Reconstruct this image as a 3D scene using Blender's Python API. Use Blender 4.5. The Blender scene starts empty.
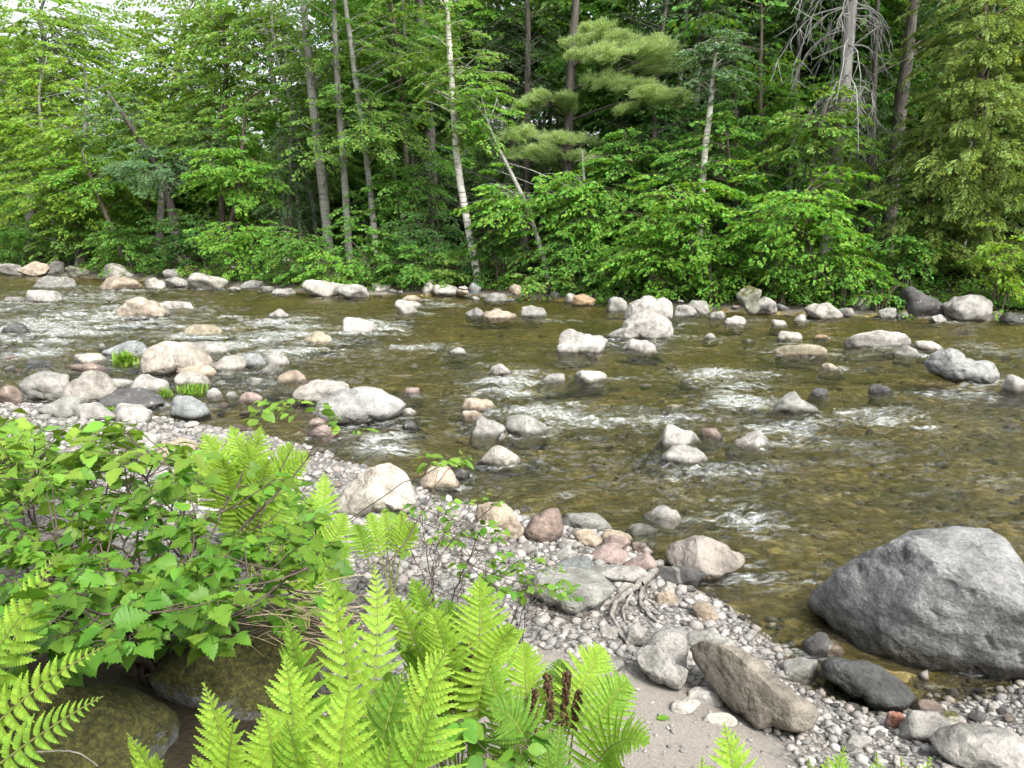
import bpy, bmesh, math, random
import numpy as np

# ------------------------------------------------------------------ camera, sky, sun, exposure
SC = bpy.context.scene
COL = SC.collection
F = 773.0                      # focal length in pixels of the 1024 x 768 frame
PITCH = math.radians(11.6)
CZ = 2.0                       # eye height above the water
cam = bpy.data.cameras.new("camera")
cam.sensor_width = 36.0
cam.lens = 36.0 * F / 1024.0
cam.clip_start = 0.05
cam.clip_end = 2000.0
camo = bpy.data.objects.new("camera", cam)
COL.objects.link(camo)
camo.location = (0, 0, CZ)
camo.rotation_euler = (math.pi / 2 - PITCH, 0, 0)
SC.camera = camo

SUN_EL, SUN_AZ = math.radians(48), math.radians(146)   # azimuth clockwise from +Y
world = bpy.data.worlds.new("World")
SC.world = world
world.use_nodes = True
wn = world.node_tree
bg = wn.nodes["Background"]
sky = wn.nodes.new("ShaderNodeTexSky")
sky.sky_type = 'NISHITA'
sky.sun_disc = False
sky.sun_elevation = SUN_EL
sky.sun_rotation = SUN_AZ
sky.air_density = 1.0
sky.dust_density = 6.0
sky.ozone_density = 1.0
hs = wn.nodes.new("ShaderNodeHueSaturation")
hs.inputs['Saturation'].default_value = 0.30
wn.links.new(sky.outputs[0], hs.inputs['Color'])
wn.links.new(hs.outputs[0], bg.inputs['Color'])
bg.inputs['Strength'].default_value = 0.15

sl = bpy.data.lights.new("sun", 'SUN')
sl.energy = 1.5
sl.angle = math.radians(14)
sl.color = (1.0, 0.97, 0.90)
suno = bpy.data.objects.new("sun", sl)
COL.objects.link(suno)
suno.location = (0, -5, 20)
suno.rotation_euler = (math.pi / 2 - SUN_EL, 0, math.pi - SUN_AZ)

SC.view_settings.view_transform = 'Standard'
SC.view_settings.look = 'None'
SC.view_settings.gamma = 1.0
SC.view_settings.use_curve_mapping = False
SC.view_settings.exposure = 1.55
cy = SC.cycles
cy.max_bounces = 6
cy.diffuse_bounces = 3
cy.glossy_bounces = 2
cy.transmission_bounces = 3
cy.transparent_max_bounces = 6
cy.caustics_reflective = False
cy.caustics_refractive = False
cy.sample_clamp_indirect = 4.0
cy.use_adaptive_sampling = True
cy.adaptive_threshold = 0.015
cy.use_denoising = True

# ------------------------------------------------------------------ small tools
CP, SP = math.cos(PITCH), math.sin(PITCH)
rng = np.random.default_rng(7)
random.seed(7)

def ray(px, py):
    u = (px - 512.0) / F
    v = (384.0 - py) / F
    return np.array([u, CP + SP * v, -SP + CP * v])

def at(px, py, Y):
    d = ray(px, py)
    return np.array([0, 0, CZ]) + d * (Y / d[1])

def onz(px, py, z):
    d = ray(px, py)
    return np.array([0, 0, CZ]) + d * ((z - CZ) / d[2])

def xs_at(px, Y):
    """world x of pixel column px at distance Y on the ground (approx. for the horizon line)"""
    return (px - 512.0) / F * Y * 1.0

def depth_of(p):
    return p[1] * CP - (p[2] - CZ) * SP

def unit(a):
    a = np.asarray(a, float)
    return a / np.maximum(np.linalg.norm(a, axis=-1, keepdims=True), 1e-9)

_perm = np.random.default_rng(3).permutation(256)
_perm = np.concatenate([_perm, _perm, _perm])
_grad = unit(np.random.default_rng(4).normal(size=(256, 3)))

def pnoise(P):
    P = np.asarray(P, float)
    i = np.floor(P).astype(np.int64)
    f = P - i
    i &= 255
    w = f * f * f * (f * (f * 6 - 15) + 10)
    out = np.zeros(len(P))
    for dx in (0, 1):
        wx = w[:, 0] if dx else 1 - w[:, 0]
        for dy in (0, 1):
            wy = w[:, 1] if dy else 1 - w[:, 1]
            for dz in (0, 1):
                wz = w[:, 2] if dz else 1 - w[:, 2]
                h = _perm[_perm[_perm[(i[:, 0] + dx) & 255] + ((i[:, 1] + dy) & 255)] + ((i[:, 2] + dz) & 255)]
                g = _grad[h]
                out += wx * wy * wz * (g[:, 0] * (f[:, 0] - dx) + g[:, 1] * (f[:, 1] - dy) + g[:, 2] * (f[:, 2] - dz))
    return out * 1.6

def fbm(P, octaves=4, gain=0.5, lac=2.03):
    P = np.asarray(P, float)
    a, s = 1.0, np.zeros(len(P))
    for k in range(octaves):
        s += a * pnoise(P + 17.3 * k)
        P = P * lac
        a *= gain
    return s

def sstep(a, b, x):
    t = np.clip((np.asarray(x, float) - a) / (b - a), 0, 1)
    return t * t * (3 - 2 * t)

class Buf:
    """collects vertices and polygons and links them as ONE mesh object"""
    def __init__(s):
        s.v, s.n, s.f = [], 0, []
    def add(s, v, faces, mat=0, smooth=True):
        v = np.asarray(v, float).reshape(-1, 3)
        f = np.asarray(faces, dtype=np.int64) + s.n
        s.v.append(v)
        s.n += len(v)
        s.f.append((f, mat, smooth))
    def mesh(s, name):
        me = bpy.data.meshes.new(name)
        V = np.concatenate(s.v) if s.v else np.zeros((0, 3))
        me.vertices.add(len(V))
        me.vertices.foreach_set("co", V.astype(np.float32).ravel())
        loops = np.concatenate([f.ravel() for f, _, _ in s.f])
        tot = np.concatenate([np.full(len(f), f.shape[1]) for f, _, _ in s.f])
        start = np.concatenate([[0], np.cumsum(tot)[:-1]])
        me.loops.add(len(loops))
        me.loops.foreach_set("vertex_index", loops.astype(np.int32))
        me.polygons.add(len(tot))
        me.polygons.foreach_set("loop_start", start.astype(np.int32))
        me.polygons.foreach_set("loop_total", tot.astype(np.int32))
        me.polygons.foreach_set("material_index", np.concatenate([np.full(len(f), m) for f, m, _ in s.f]).astype(np.int32))
        me.polygons.foreach_set("use_smooth", np.concatenate([np.full(len(f), sm) for f, _, sm in s.f]))
        me.update(calc_edges=True)
        return me
    def build(s, name, mats, parent=None, origin=None):
        if origin is not None:
            o3 = np.asarray(origin, float)
            s.v = [v - o3 for v in s.v]
        o = bpy.data.objects.new(name, s.mesh(name))
        for m in (mats if isinstance(mats, (list, tuple)) else [mats]):
            o.data.materials.append(m)
        COL.objects.link(o)
        if parent is not None:
            o.parent = parent
        elif origin is not None:
            o.location = origin
        return o

def tag(o, label=None, cat=None, group=None, kind=None):
    if label: o['label'] = label
    if cat: o['category'] = cat
    if group: o['group'] = group
    if kind: o['kind'] = kind
    return o

def empty(name, loc, label, cat, group=None):
    o = bpy.data.objects.new(name, None)
    COL.objects.link(o)
    o.location = loc
    o.empty_display_size = 0.1
    return tag(o, label, cat, group)

def tube(buf, pts, rad, sides=6, mat=0):
    pts = np.asarray(pts, float)
    n = len(pts)
    rad = np.broadcast_to(np.asarray(rad, float), (n,))
    t = unit(np.gradient(pts, axis=0))
    ref = np.array([1.0, 0, 0]) if abs(t[0][2]) > 0.7 else np.array([0, 0, 1.0])
    a = unit(np.cross(t, ref))
    b = np.cross(t, a)
    ang = np.arange(sides) * 2 * math.pi / sides
    ring = pts[:, None, :] + rad[:, None, None] * (np.cos(ang)[None, :, None] * a[:, None, :] + np.sin(ang)[None, :, None] * b[:, None, :])
    i = np.arange(n - 1)[:, None] * sides
    j = np.arange(sides)[None, :]
    k = (j + 1) % sides
    q = np.stack([i + j, i + k, i + sides + k, i + sides + j], -1).reshape(-1, 4)
    buf.add(ring.reshape(-1, 3), q, mat)

def bez(a, b, c, n):
    t = np.linspace(0, 1, n)[:, None]
    a, b, c = (np.asarray(x, float) for x in (a, b, c))
    return (1 - t) ** 2 * a + 2 * t * (1 - t) * b + t * t * c

def spline(pts, n):
    """smooth path through the points"""
    P = np.asarray(pts, float)
    m = len(P)
    P2 = np.vstack([2 * P[0] - P[1], P, 2 * P[-1] - P[-2]])
    u = np.linspace(0, m - 1 - 1e-6, n)
    i = u.astype(int)
    t = (u - i)[:, None]
    p0, p1, p2, p3 = P2[i], P2[i + 1], P2[i + 2], P2[i + 3]
    return 0.5 * (2 * p1 + (p2 - p0) * t + (2 * p0 - 5 * p1 + 4 * p2 - p3) * t * t + (3 * p1 - p0 - 3 * p2 + p3) * t ** 3)

# ------------------------------------------------------------------ materials
def new_mat(name):
    m = bpy.data.materials.new(name)
    m.use_nodes = True
    nt = m.node_tree
    b = nt.nodes["Principled BSDF"]
    return m, nt, b, nt.nodes.new, nt.links.new

def math_node(nt, op, a, b=None, clamp=False):
    n = nt.nodes.new("ShaderNodeMath")
    n.operation = op
    n.use_clamp = clamp
    for i, x in enumerate((a, b)):
        if x is None: continue
        if isinstance(x, (int, float)): n.inputs[i].default_value = x
        else: nt.links.new(x, n.inputs[i])
    return n.outputs[0]

def mixc(nt, fac, a, b, mode='MIX'):
    n = nt.nodes.new("ShaderNodeMix")
    n.data_type = 'RGBA'
    n.blend_type = mode
    for s, x in ((n.inputs[0], fac), (n.inputs[6], a), (n.inputs[7], b)):
        if isinstance(x, (int, float)): s.default_value = x
        elif isinstance(x, tuple): s.default_value = (*x[:3], 1)
        else: nt.links.new(x, s)
    return n.outputs[2]

def noise(nt, vec, scale, detail=4, rough=0.55, dist=0.0):
    n = nt.nodes.new("ShaderNodeTexNoise")
    n.inputs['Scale'].default_value = scale
    n.inputs['Detail'].default_value = detail
    n.inputs['Roughness'].default_value = rough
    n.inputs['Distortion'].default_value = dist
    if vec is not None: nt.links.new(vec, n.inputs['Vector'])
    return n.outputs['Fac']

def ramp(nt, fac, stops):
    n = nt.nodes.new("ShaderNodeValToRGB")
    e = n.color_ramp.elements
    while len(e) < len(stops): e.new(0.5)
    for el, (p, c) in zip(e, stops):
        el.position = p
        el.color = (*c[:3], 1) if isinstance(c, tuple) else (c, c, c, 1)
    nt.links.new(fac, n.inputs[0])
    return n.outputs[0]

def bump(nt, h, strength, dist, normal=None):
    n = nt.nodes.new("ShaderNodeBump")
    n.inputs['Strength'].default_value = strength
    n.inputs['Distance'].default_value = dist
    nt.links.new(h, n.inputs['Height'])
    if normal is not None: nt.links.new(normal, n.inputs['Normal'])
    return n.outputs[0]

def leaf_mat(name, col, trans=0.35, var=0.35, tcol=None, rough=0.5, spec=0.25, hue=0.03):
    m, nt, b, N, L = new_mat(name)
    g = N("ShaderNodeNewGeometry")
    rnd = g.outputs['Random Per Island']
    h = N("ShaderNodeHueSaturation")
    h.inputs['Color'].default_value = (*col, 1)
    L(math_node(nt, 'ADD', math_node(nt, 'MULTIPLY', rnd, 2 * hue), 0.5 - hue), h.inputs['Hue'])
    r2 = math_node(nt, 'FRACT', math_node(nt, 'MULTIPLY', rnd, 37.7))
    L(math_node(nt, 'ADD', math_node(nt, 'MULTIPLY', r2, 2 * var), 1 - var), h.inputs['Value'])
    L(h.outputs[0], b.inputs['Base Color'])
    b.inputs['Roughness'].default_value = rough
    b.inputs['Specular IOR Level'].default_value = spec
    t = N("ShaderNodeBsdfTranslucent")
    tc = mixc(nt, 1.0, h.outputs[0], tuple(tcol or (1.5, 1.35, 0.6)), 'MULTIPLY')
    L(tc, t.inputs['Color'])
    mx = N("ShaderNodeMixShader")
    mx.inputs[0].default_value = trans
    L(b.outputs[0], mx.inputs[1]); L(t.outputs[0], mx.inputs[2])
    L(mx.outputs[0], nt.nodes["Material Output"].inputs['Surface'])
    return m

def bark_mat(name, a, b_, scale=8.0, stretch=0.25, bumpd=0.02, lichen=None):
    m, nt, b, N, L = new_mat(name)
    tc = N("ShaderNodeTexCoord")
    mp = N("ShaderNodeMapping")
    mp.inputs['Scale'].default_value = (1, 1, stretch)
    L(tc.outputs['Object'], mp.inputs['Vector'])
    n1 = noise(nt, mp.outputs[0], scale, 6, 0.65)
    n2 = noise(nt, tc.outputs['Object'], 2.2, 3, 0.6)
    c = ramp(nt, n1, [(0.32, a), (0.68, b_)])
    if lichen:
        c = mixc(nt, ramp(nt, n2, [(0.5, 0.0), (0.62, 1.0)]), c, lichen)
    L(c, b.inputs['Base Color'])
    b.inputs['Roughness'].default_value = 0.9
    b.inputs['Specular IOR Level'].default_value = 0.15
    L(bump(nt, n1, 0.7, bumpd), b.inputs['Normal'])
    return m

def birch_mat(name, base=(0.55, 0.53, 0.48), dark=(0.06, 0.05, 0.045)):
    m, nt, b, N, L = new_mat(name)
    tc = N("ShaderNodeTexCoord")
    mp = N("ShaderNodeMapping")
    mp.inputs['Scale'].default_value = (1, 1, 7)
    L(tc.outputs['Object'], mp.inputs['Vector'])
    n1 = noise(nt, mp.outputs[0], 2.6, 4, 0.6)
    n2 = noise(nt, tc.outputs['Object'], 1.3, 4, 0.6)
    c = mixc(nt, ramp(nt, n1, [(0.53, 0.0), (0.64, 1.0)]), base, dark)
    c = mixc(nt, ramp(nt, n2, [(0.42, 0.0), (0.7, 0.75)]), c, (0.20, 0.20, 0.17))
    L(c, b.inputs['Base Color'])
    b.inputs['Roughness'].default_value = 0.8
    return m

def rock_mat(name, moss=0.0, lichen=0.35, wetz=0.05, rough=0.85, bd=0.02, speck=0.5, veins=0.28, cracks=False):
    m, nt, b, N, L = new_mat(name)
    tc = N("ShaderNodeTexCoord")
    oi = N("ShaderNodeObjectInfo")
    geo = N("ShaderNodeNewGeometry")
    off = N("ShaderNodeVectorMath"); off.operation = 'ADD'
    cmb = N("ShaderNodeCombineXYZ")
    rr = math_node(nt, 'MULTIPLY', oi.outputs['Random'], 40.0)
    for k in range(3): L(rr, cmb.inputs[k])
    L(tc.outputs['Object'], off.inputs[0]); L(cmb.outputs[0], off.inputs[1])
    v = off.outputs[0]
    big = noise(nt, v, 2.3, 5, 0.6, 0.3)
    mid = noise(nt, v, 9.0, 6, 0.65)
    fine = noise(nt, v, 70.0, 4, 0.7)
    c = mixc(nt, 1.0, oi.outputs['Color'], ramp(nt, big, [(0.3, (0.60, 0.59, 0.57)), (0.5, (0.98, 0.97, 0.95)), (0.7, (1.28, 1.27, 1.25))]), 'MULTIPLY')
    c = mixc(nt, 1.0, c, ramp(nt, mid, [(0.28, (0.50, 0.49, 0.47)), (0.5, (0.95, 0.95, 0.94)), (0.72, (1.35, 1.34, 1.31))]), 'MULTIPLY')
    c = mixc(nt, speck, c, ramp(nt, fine, [(0.33, (0.45, 0.45, 0.45)), (0.5, (1, 1, 1)), (0.68, (1.5, 1.5, 1.48))]), 'MULTIPLY')
    # pale lichen patches and dark pits
    vo = N("ShaderNodeTexVoronoi"); vo.inputs['Scale'].default_value = 11.0
    L(v, vo.inputs['Vector'])
    lm = math_node(nt, 'MULTIPLY', ramp(nt, vo.outputs['Distance'], [(0.18, 1.0), (0.3, 0.0)]), ramp(nt, noise(nt, v, 3.1, 3), [(0.5, 0.0), (0.62, 1.0)]))
    c = mixc(nt, math_node(nt, 'MULTIPLY', lm, lichen), c, (0.50, 0.49, 0.42))
    pit = ramp(nt, noise(nt, v, 16.0, 5, 0.7), [(0.64, 0.0), (0.70, 0.8)])
    c = mixc(nt, pit, c, mixc(nt, 1.0, c, (0.35, 0.34, 0.33), 'MULTIPLY'))
    # black crust lichen and a few pale veins
    crust = ramp(nt, noise(nt, v, 6.3, 7, 0.75, 0.5), [(0.56, 0.0), (0.66, 0.62)])
    c = mixc(nt, crust, c, mixc(nt, 1.0, c, (0.36, 0.36, 0.33), 'MULTIPLY'))
    wv_ = N("ShaderNodeTexWave"); wv_.inputs['Scale'].default_value = 1.3; wv_.inputs['Distortion'].default_value = 7.0
    wv_.inputs['Detail'].default_value = 3.0; L(v, wv_.inputs['Vector'])
    vein = math_node(nt, 'MULTIPLY', ramp(nt, wv_.outputs['Fac'], [(0.975, 0.0), (0.995, veins)]), ramp(nt, noise(nt, v, 1.4, 2), [(0.56, 0.0), (0.64, 1.0)]))
    c = mixc(nt, vein, c, (0.42, 0.41, 0.38))
    if cracks:
        vc = N("ShaderNodeTexVoronoi"); vc.feature = 'DISTANCE_TO_EDGE'; vc.inputs['Scale'].default_value = 1.5
        nw = N("ShaderNodeTexNoise"); nw.inputs['Scale'].default_value = 2.4; nw.inputs['Detail'].default_value = 6.0; L(v, nw.inputs['Vector'])
        sv = N("ShaderNodeVectorMath"); sv.operation = 'SCALE'; sv.inputs['Scale'].default_value = 0.55
        av = N("ShaderNodeVectorMath"); av.operation = 'ADD'
        L(nw.outputs['Color'], sv.inputs[0]); L(v, av.inputs[0]); L(sv.outputs[0], av.inputs[1]); L(av.outputs[0], vc.inputs['Vector'])
        ck = math_node(nt, 'MULTIPLY', ramp(nt, vc.outputs['Distance'], [(0.004, 0.8), (0.014, 0.0)]), ramp(nt, noise(nt, v, 2.1, 3), [(0.47, 0.0), (0.56, 1.0)]))
        c = mixc(nt, ck, c, (0.02, 0.02, 0.02))
    sep = N("ShaderNodeSeparateXYZ")
    if moss > 0:
        L(geo.outputs['Normal'], sep.inputs[0])
        mm = math_node(nt, 'ADD', math_node(nt, 'MULTIPLY', sep.outputs[2], 0.35), noise(nt, v, 6.0, 8, 0.75))
        mf = ramp(nt, mm, [(0.70 - 0.28 * moss, 0.0), (0.82 - 0.28 * moss, 0.95)])
        mc = ramp(nt, noise(nt, v, 60.0, 7, 0.8), [(0.34, (0.008, 0.008, 0.003)), (0.50, (0.042, 0.042, 0.008)), (0.68, (0.125, 0.115, 0.024))])
        c = mixc(nt, mf, c, mc)
    sp = N("ShaderNodeSeparateXYZ")
    L(geo.outputs['Position'], sp.inputs[0])
    zz = math_node(nt, 'ADD', sp.outputs[2], math_node(nt, 'MULTIPLY', math_node(nt, 'SUBTRACT', mid, 0.5), 0.06))
    wet = ramp(nt, math_node(nt, 'ADD', math_node(nt, 'MULTIPLY', zz, 4.0), 0.4), [(0.4 + wetz * 3.0, 1.0), (0.4 + wetz * 4 + 0.12, 0.0)])
    c = mixc(nt, wet, c, mixc(nt, 1.0, c, (0.30, 0.285, 0.25), 'MULTIPLY'))
    alg = ramp(nt, math_node(nt, 'ADD', math_node(nt, 'MULTIPLY', zz, 5.0), 0.5), [(0.40, 0.92), (0.52, 0.0)])
    c = mixc(nt, alg, c, ramp(nt, mid, [(0.3, (0.035, 0.030, 0.012)), (0.7, (0.10, 0.086, 0.038))]))
    L(c, b.inputs['Base Color'])
    L(ramp(nt, wet, [(0.0, rough), (1.0, 0.38)]), b.inputs['Roughness'])
    b.inputs['Specular IOR Level'].default_value = 0.3
    h = math_node(nt, 'ADD', math_node(nt, 'MULTIPLY', mid, 1.0), math_node(nt, 'MULTIPLY', fine, 0.45))
    L(bump(nt, h, 1.0, bd), b.inputs['Normal'])
    return m

M_ROCK = rock_mat("weathered_rock")
M_MOSSROCK = rock_mat("mossy_rock", moss=0.95, bd=0.03, veins=0.0)
M_LIGHTMOSS = rock_mat("rock_with_moss_flecks", moss=0.25)
M_BIG = rock_mat("boulder_rock", lichen=0.10, bd=0.016, speck=0.7, veins=0.0, cracks=True, wetz=0.10)

# ------------------------------------------------------------------ the lie of the land
NEAR_PX = [(0, 402), (60, 408), (150, 418), (230, 432), (300, 443), (345, 462), (400, 478), (440, 495), (500, 512), (560, 520), (610, 535), (650, 556),
           (690, 583), (735, 606), (780, 645), (820, 694), (880, 716), (925, 704), (1000, 690), (1100, 640)]
NEAR = np.array([[-30, 13.0], [-14, 10.0]] + [list(onz(x, y, 0.0)[:2]) for x, y in NEAR_PX] + [[5.0, 2.2], [14.0, -2.0], [40, -10]])
FAR_PX = [(-250, 262), (-100, 267), (0, 272), (100, 279), (200, 286), (330, 296), (450, 297), (600, 303), (700, 311), (800, 316), (900, 319), (1024, 323), (1180, 331), (1400, 345)]
FAR = np.array([[-120, 58]] + [list(onz(x, y, 0.0)[:2]) for x, y in FAR_PX] + [[40, 5.0], [80, -5]])
SHORE_W = np.array([onz(x, y, 0.0)[1] for x, y in FAR_PX])
def shoreY(px):
    return float(np.interp(px, [p[0] for p in FAR_PX], SHORE_W))

def sdist(P, line, sign_below):
    best = np.full(len(P), 1e9)
    for a, b in zip(line[:-1], line[1:]):
        ab = b - a
        t = np.clip(((P - a) @ ab) / (ab @ ab), 0, 1)
        best = np.minimum(best, np.linalg.norm(P - (a + t[:, None] * ab), axis=1))
    ys = np.interp(P[:, 0], line[:, 0], line[:, 1])
    s = np.where(P[:, 1] < ys, 1.0, -1.0)
    return best * (s if sign_below else -s)

def land(P):
    """height and masks of the ground at points P (n,2)"""
    P = np.asarray(P, float).reshape(-1, 2)
    dn = sdist(P, NEAR, True)
    df = sdist(P, FAR, False)
    X, Y = P[:, 0], P[:, 1]
    n1 = fbm(np.c_[P * 0.9, np.zeros(len(P))], 4)
    n2 = fbm(np.c_[P * 5.0, np.full(len(P), 3.0)], 3)
    near = 0.40 * (1 - np.exp(-np.maximum(dn, 0) / 1.3)) + 0.03 * np.maximum(dn - 3, 0)
    near += 0.30 * sstep(0.4, -1.2, X) * sstep(3.4, 1.8, Y)
    near += (0.02 * n1 + 0.008 * n2) * sstep(0, 0.4, dn)
    d = np.maximum(df, 0)
    far = 0.08 + 0.75 * sstep(0.0, 2.2, d) + 0.05 * np.maximum(d - 1.5, 0) + 0.03 * np.maximum(d - 40, 0)
    far += 0.15 * n1 * sstep(0.3, 3, d) + 2.0 * sstep(20, 120, d) * fbm(np.c_[P * 0.02, np.zeros(len(P))], 2)
    far += sstep(-8, -22, X) * sstep(4, 26, d) * 2.2
    dw = np.minimum(-dn, -df)
    bed = -0.20 * sstep(-0.05, 3.0, dw) - 0.02 + 0.05 * n1 + 0.015 * n2
    h = np.where(dn > 0, near, np.where(df > 0, far, bed))
    # soft edge
    h = np.where((dn > -0.15) & (dn <= 0), np.minimum(h, -0.015 + 0.02 * n2 + 0.1 * dn), h)
    return h, dn, df

def H(x, y):
    return float(land(np.array([[x, y]]))[0][0])

def hit(px, py, water=True):
    z = 0.0
    for _ in range(14):
        p = onz(px, py, z)
        h = H(p[0], p[1])
        if water: h = max(h, 0.0)
        z = z + 0.7 * (h - z)
    return onz(px, py, z)

# ------------------------------------------------------------------ ground sheet
def axis(segs):
    out = []
    for a, b, st in segs:
        out.append(np.arange(a, b, st))
    return np.concatenate(out + [[segs[-1][1]]])
gx = axis([(-420, -60, 15), (-60, -20, 1.2), (-20, -5, 0.22), (-5, 5, 0.045), (5, 20, 0.22), (20, 60, 1.2), (60, 420, 15)])
gy = axis([(-60, -8, 4), (-8, 1, 0.4), (1, 8, 0.045), (8, 24, 0.2), (24, 60, 0.6), (60, 420, 10)])
GX, GY = np.meshgrid(gx, gy)
PG = np.c_[GX.ravel(), GY.ravel()]
hz, dn_, df_ = land(PG)
nx, ny = len(gx), len(gy)
ii = (np.arange(ny - 1)[:, None] * nx + np.arange(nx - 1)[None, :])
quads = np.stack([ii, ii + 1, ii + nx + 1, ii + nx], -1).reshape(-1, 4)

def ground_material():
    m, nt, b, N, L = new_mat("river_ground")
    tc = N("ShaderNodeTexCoord"); v = tc.outputs['Object']
    def attr(n):
        a = N("ShaderNodeAttribute"); a.attribute_name = n
        return a.outputs['Fac']
    # gravel
    vo = N("ShaderNodeTexVoronoi"); vo.inputs['Scale'].default_value = 55.0; L(v, vo.inputs['Vector'])
    gs = N("ShaderNodeSeparateColor"); L(vo.outputs['Color'], gs.inputs[0])
    grav = ramp(nt, gs.outputs[0], [(0.0, (0.07, 0.067, 0.062)), (0.4, (0.17, 0.163, 0.15)), (0.8, (0.24, 0.23, 0.213)), (1.0, (0.31, 0.30, 0.283))])
    grav = mixc(nt, ramp(nt, vo.outputs['Distance'], [(0.45, 0.0), (0.8, 0.85)]), grav, (0.06, 0.055, 0.05))
    # sand
    sn = noise(nt, v, 130.0, 6, 0.9)
    sand = ramp(nt, sn, [(0.3, (0.09, 0.082, 0.073)), (0.5, (0.200, 0.182, 0.160)), (0.7, (0.36, 0.335, 0.305))])
    c = mixc(nt, attr("sand"), grav, sand)
    # river bed
    vb = N("ShaderNodeTexVoronoi"); vb.inputs['Scale'].default_value = 14.0
    wv = N("ShaderNodeVectorMath"); wv.operation = 'ADD'
    nv = N("ShaderNodeTexNoise"); nv.inputs['Scale'].default_value = 6.0; L(v, nv.inputs['Vector'])
    sc_ = N("ShaderNodeVectorMath"); sc_.operation = 'SCALE'; sc_.inputs['Scale'].default_value = 0.16
    L(nv.outputs['Color'], sc_.inputs[0]); L(v, wv.inputs[0]); L(sc_.outputs[0], wv.inputs[1])
    L(wv.outputs[0], vb.inputs['Vector'])
    bs = N("ShaderNodeSeparateColor"); L(vb.outputs['Color'], bs.inputs[0])
    bed = ramp(nt, bs.outputs[0], [(0.0, (0.100, 0.085, 0.042)), (0.35, (0.128, 0.110, 0.054)), (0.7, (0.160, 0.138, 0.070)), (0.93, (0.23, 0.20, 0.115)), (1.0, (0.33, 0.30, 0.21))])
    bed = mixc(nt, ramp(nt, vb.outputs['Distance'], [(0.35, 0.0), (0.85, 0.45)]), bed, (0.035, 0.03, 0.012))
    big = noise(nt, v, 0.9, 4, 0.6)
    bed = mixc(nt, 0.85, bed, ramp(nt, noise(nt, v, 13.0, 7, 0.75, 0.6), [(0.3, (0.4, 0.4, 0.35)), (0.7, (1.6, 1.5, 1.3))]), 'MULTIPLY')
    bed = mixc(nt, 1.0, bed, ramp(nt, big, [(0.32, (0.42, 0.48, 0.34)), (0.66, (1.25, 1.15, 0.95))]), 'MULTIPLY')
    c = mixc(nt, attr("bed"), c, bed)
    # forest soil
    so = ramp(nt, noise(nt, v, 5.0, 7, 0.7), [(0.3, (0.010, 0.008, 0.005)), (0.55, (0.030, 0.023, 0.013)), (0.72, (0.030, 0.045, 0.012))])
    c = mixc(nt, attr("soil"), c, so)
    L(c, b.inputs['Base Color'])
    b.inputs['Roughness'].default_value = 0.9
    b.inputs['Specular IOR Level'].default_value = 0.2
    notsand = math_node(nt, 'SUBTRACT', 1.0, attr('sand'))
    hh = math_node(nt, 'ADD', math_node(nt, 'MULTIPLY', math_node(nt, 'MULTIPLY', vo.outputs['Distance'], -0.6), notsand), math_node(nt, 'MULTIPLY', sn, 0.35))
    L(bump(nt, hh, 0.7, 0.02), b.inputs['Normal'])
    return m

gb = Buf()
gb.add(np.c_[PG, hz], quads)
ground = gb.build("ground", ground_material())
tag(ground, kind="structure")
sand_c = [(hit(650, 730, False)[:2], 0.55), (hit(610, 745, False)[:2], 0.6), (hit(560, 690, False)[:2], 0.35), (hit(500, 740, False)[:2], 0.5), (hit(690, 745, False)[:2], 0.45), (hit(735, 600, False)[:2], 0.28), (hit(700, 590, False)[:2], 0.2)]
sand_w = np.zeros(len(PG))
for c_, r_ in sand_c:
    dd = np.linalg.norm(PG - c_, axis=1) + 0.12 * fbm(np.c_[PG * 4, np.zeros(len(PG))], 3)
    sand_w = np.maximum(sand_w, sstep(r_, r_ * 0.6, dd))
def vattr(o, name, vals):
    a = o.data.attributes.new(name, 'FLOAT', 'POINT')
    a.data.foreach_set("value", np.asarray(vals, np.float32))
vattr(ground, "sand", sand_w)
vattr(ground, "bed", np.where((dn_ < 0.03) & (df_ < 0.1), 1.0, 0.0))
soil = np.maximum(sstep(0.05, 0.5, df_), sstep(2.0, 3.0, dn_) * 0.7)
soil = np.maximum(soil, sstep(-0.35, -0.8, PG[:, 0]) * sstep(3.6, 2.9, PG[:, 1]) * (dn_ > 0))
vattr(ground, "soil", soil)
# ------------------------------------------------------------------ rocks
_sph = {}
def sphere(sub):
    if sub not in _sph:
        bm = bmesh.new()
        bmesh.ops.create_icosphere(bm, subdivisions=sub, radius=1.0)
        v = np.array([x.co[:] for x in bm.verts])
        f = np.array([[y.index for y in x.verts] for x in bm.faces])
        bm.free()
        _sph[sub] = (unit(v), f)
    return _sph[sub]

def rock_shape(r, dims, sub, style, rough=1.0):
    d, f = sphere(sub)
    npl = {'r': 13, 'a': 11, 'f': 14, 'd': 18}[style]
    p = {'r': 10, 'a': 22, 'f': 11, 'd': 5}[style]
    n = unit(r.normal(size=(npl, 3)))
    if style == 'f':
        n = np.vstack([n, [[0.1, 0.05, 1], [0, 0.1, -1]]])
        n = unit(n)
    dist = r.uniform(0.70 if style == 'a' else 0.80, 1.0, len(n))
    dots = np.maximum(d @ n.T, 0) / dist
    rad = 1.0 / np.maximum((dots ** p).sum(1) ** (1 / p), 0.55)
    v = d * np.minimum(rad, 1.35)[:, None]
    lo, hi = v.min(0), v.max(0)
    v = (v - (lo + hi) / 2) / ((hi - lo) / 2)
    sc = np.array(dims) / 2
    v = v * sc
    s = float(np.mean(dims))
    o = r.uniform(0, 50, 3)
    disp = 0.13 * fbm(v / s * 2.0 + o, 3) + 0.035 * fbm(v / s * 7 + o, 4)
    if style == 'a':
        disp += 0.03 * np.abs(fbm(v / s * 4 + o, 2))
    v = v + d * (disp * rough * np.min(dims) * 0.8)[:, None]
    return v, f

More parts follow.
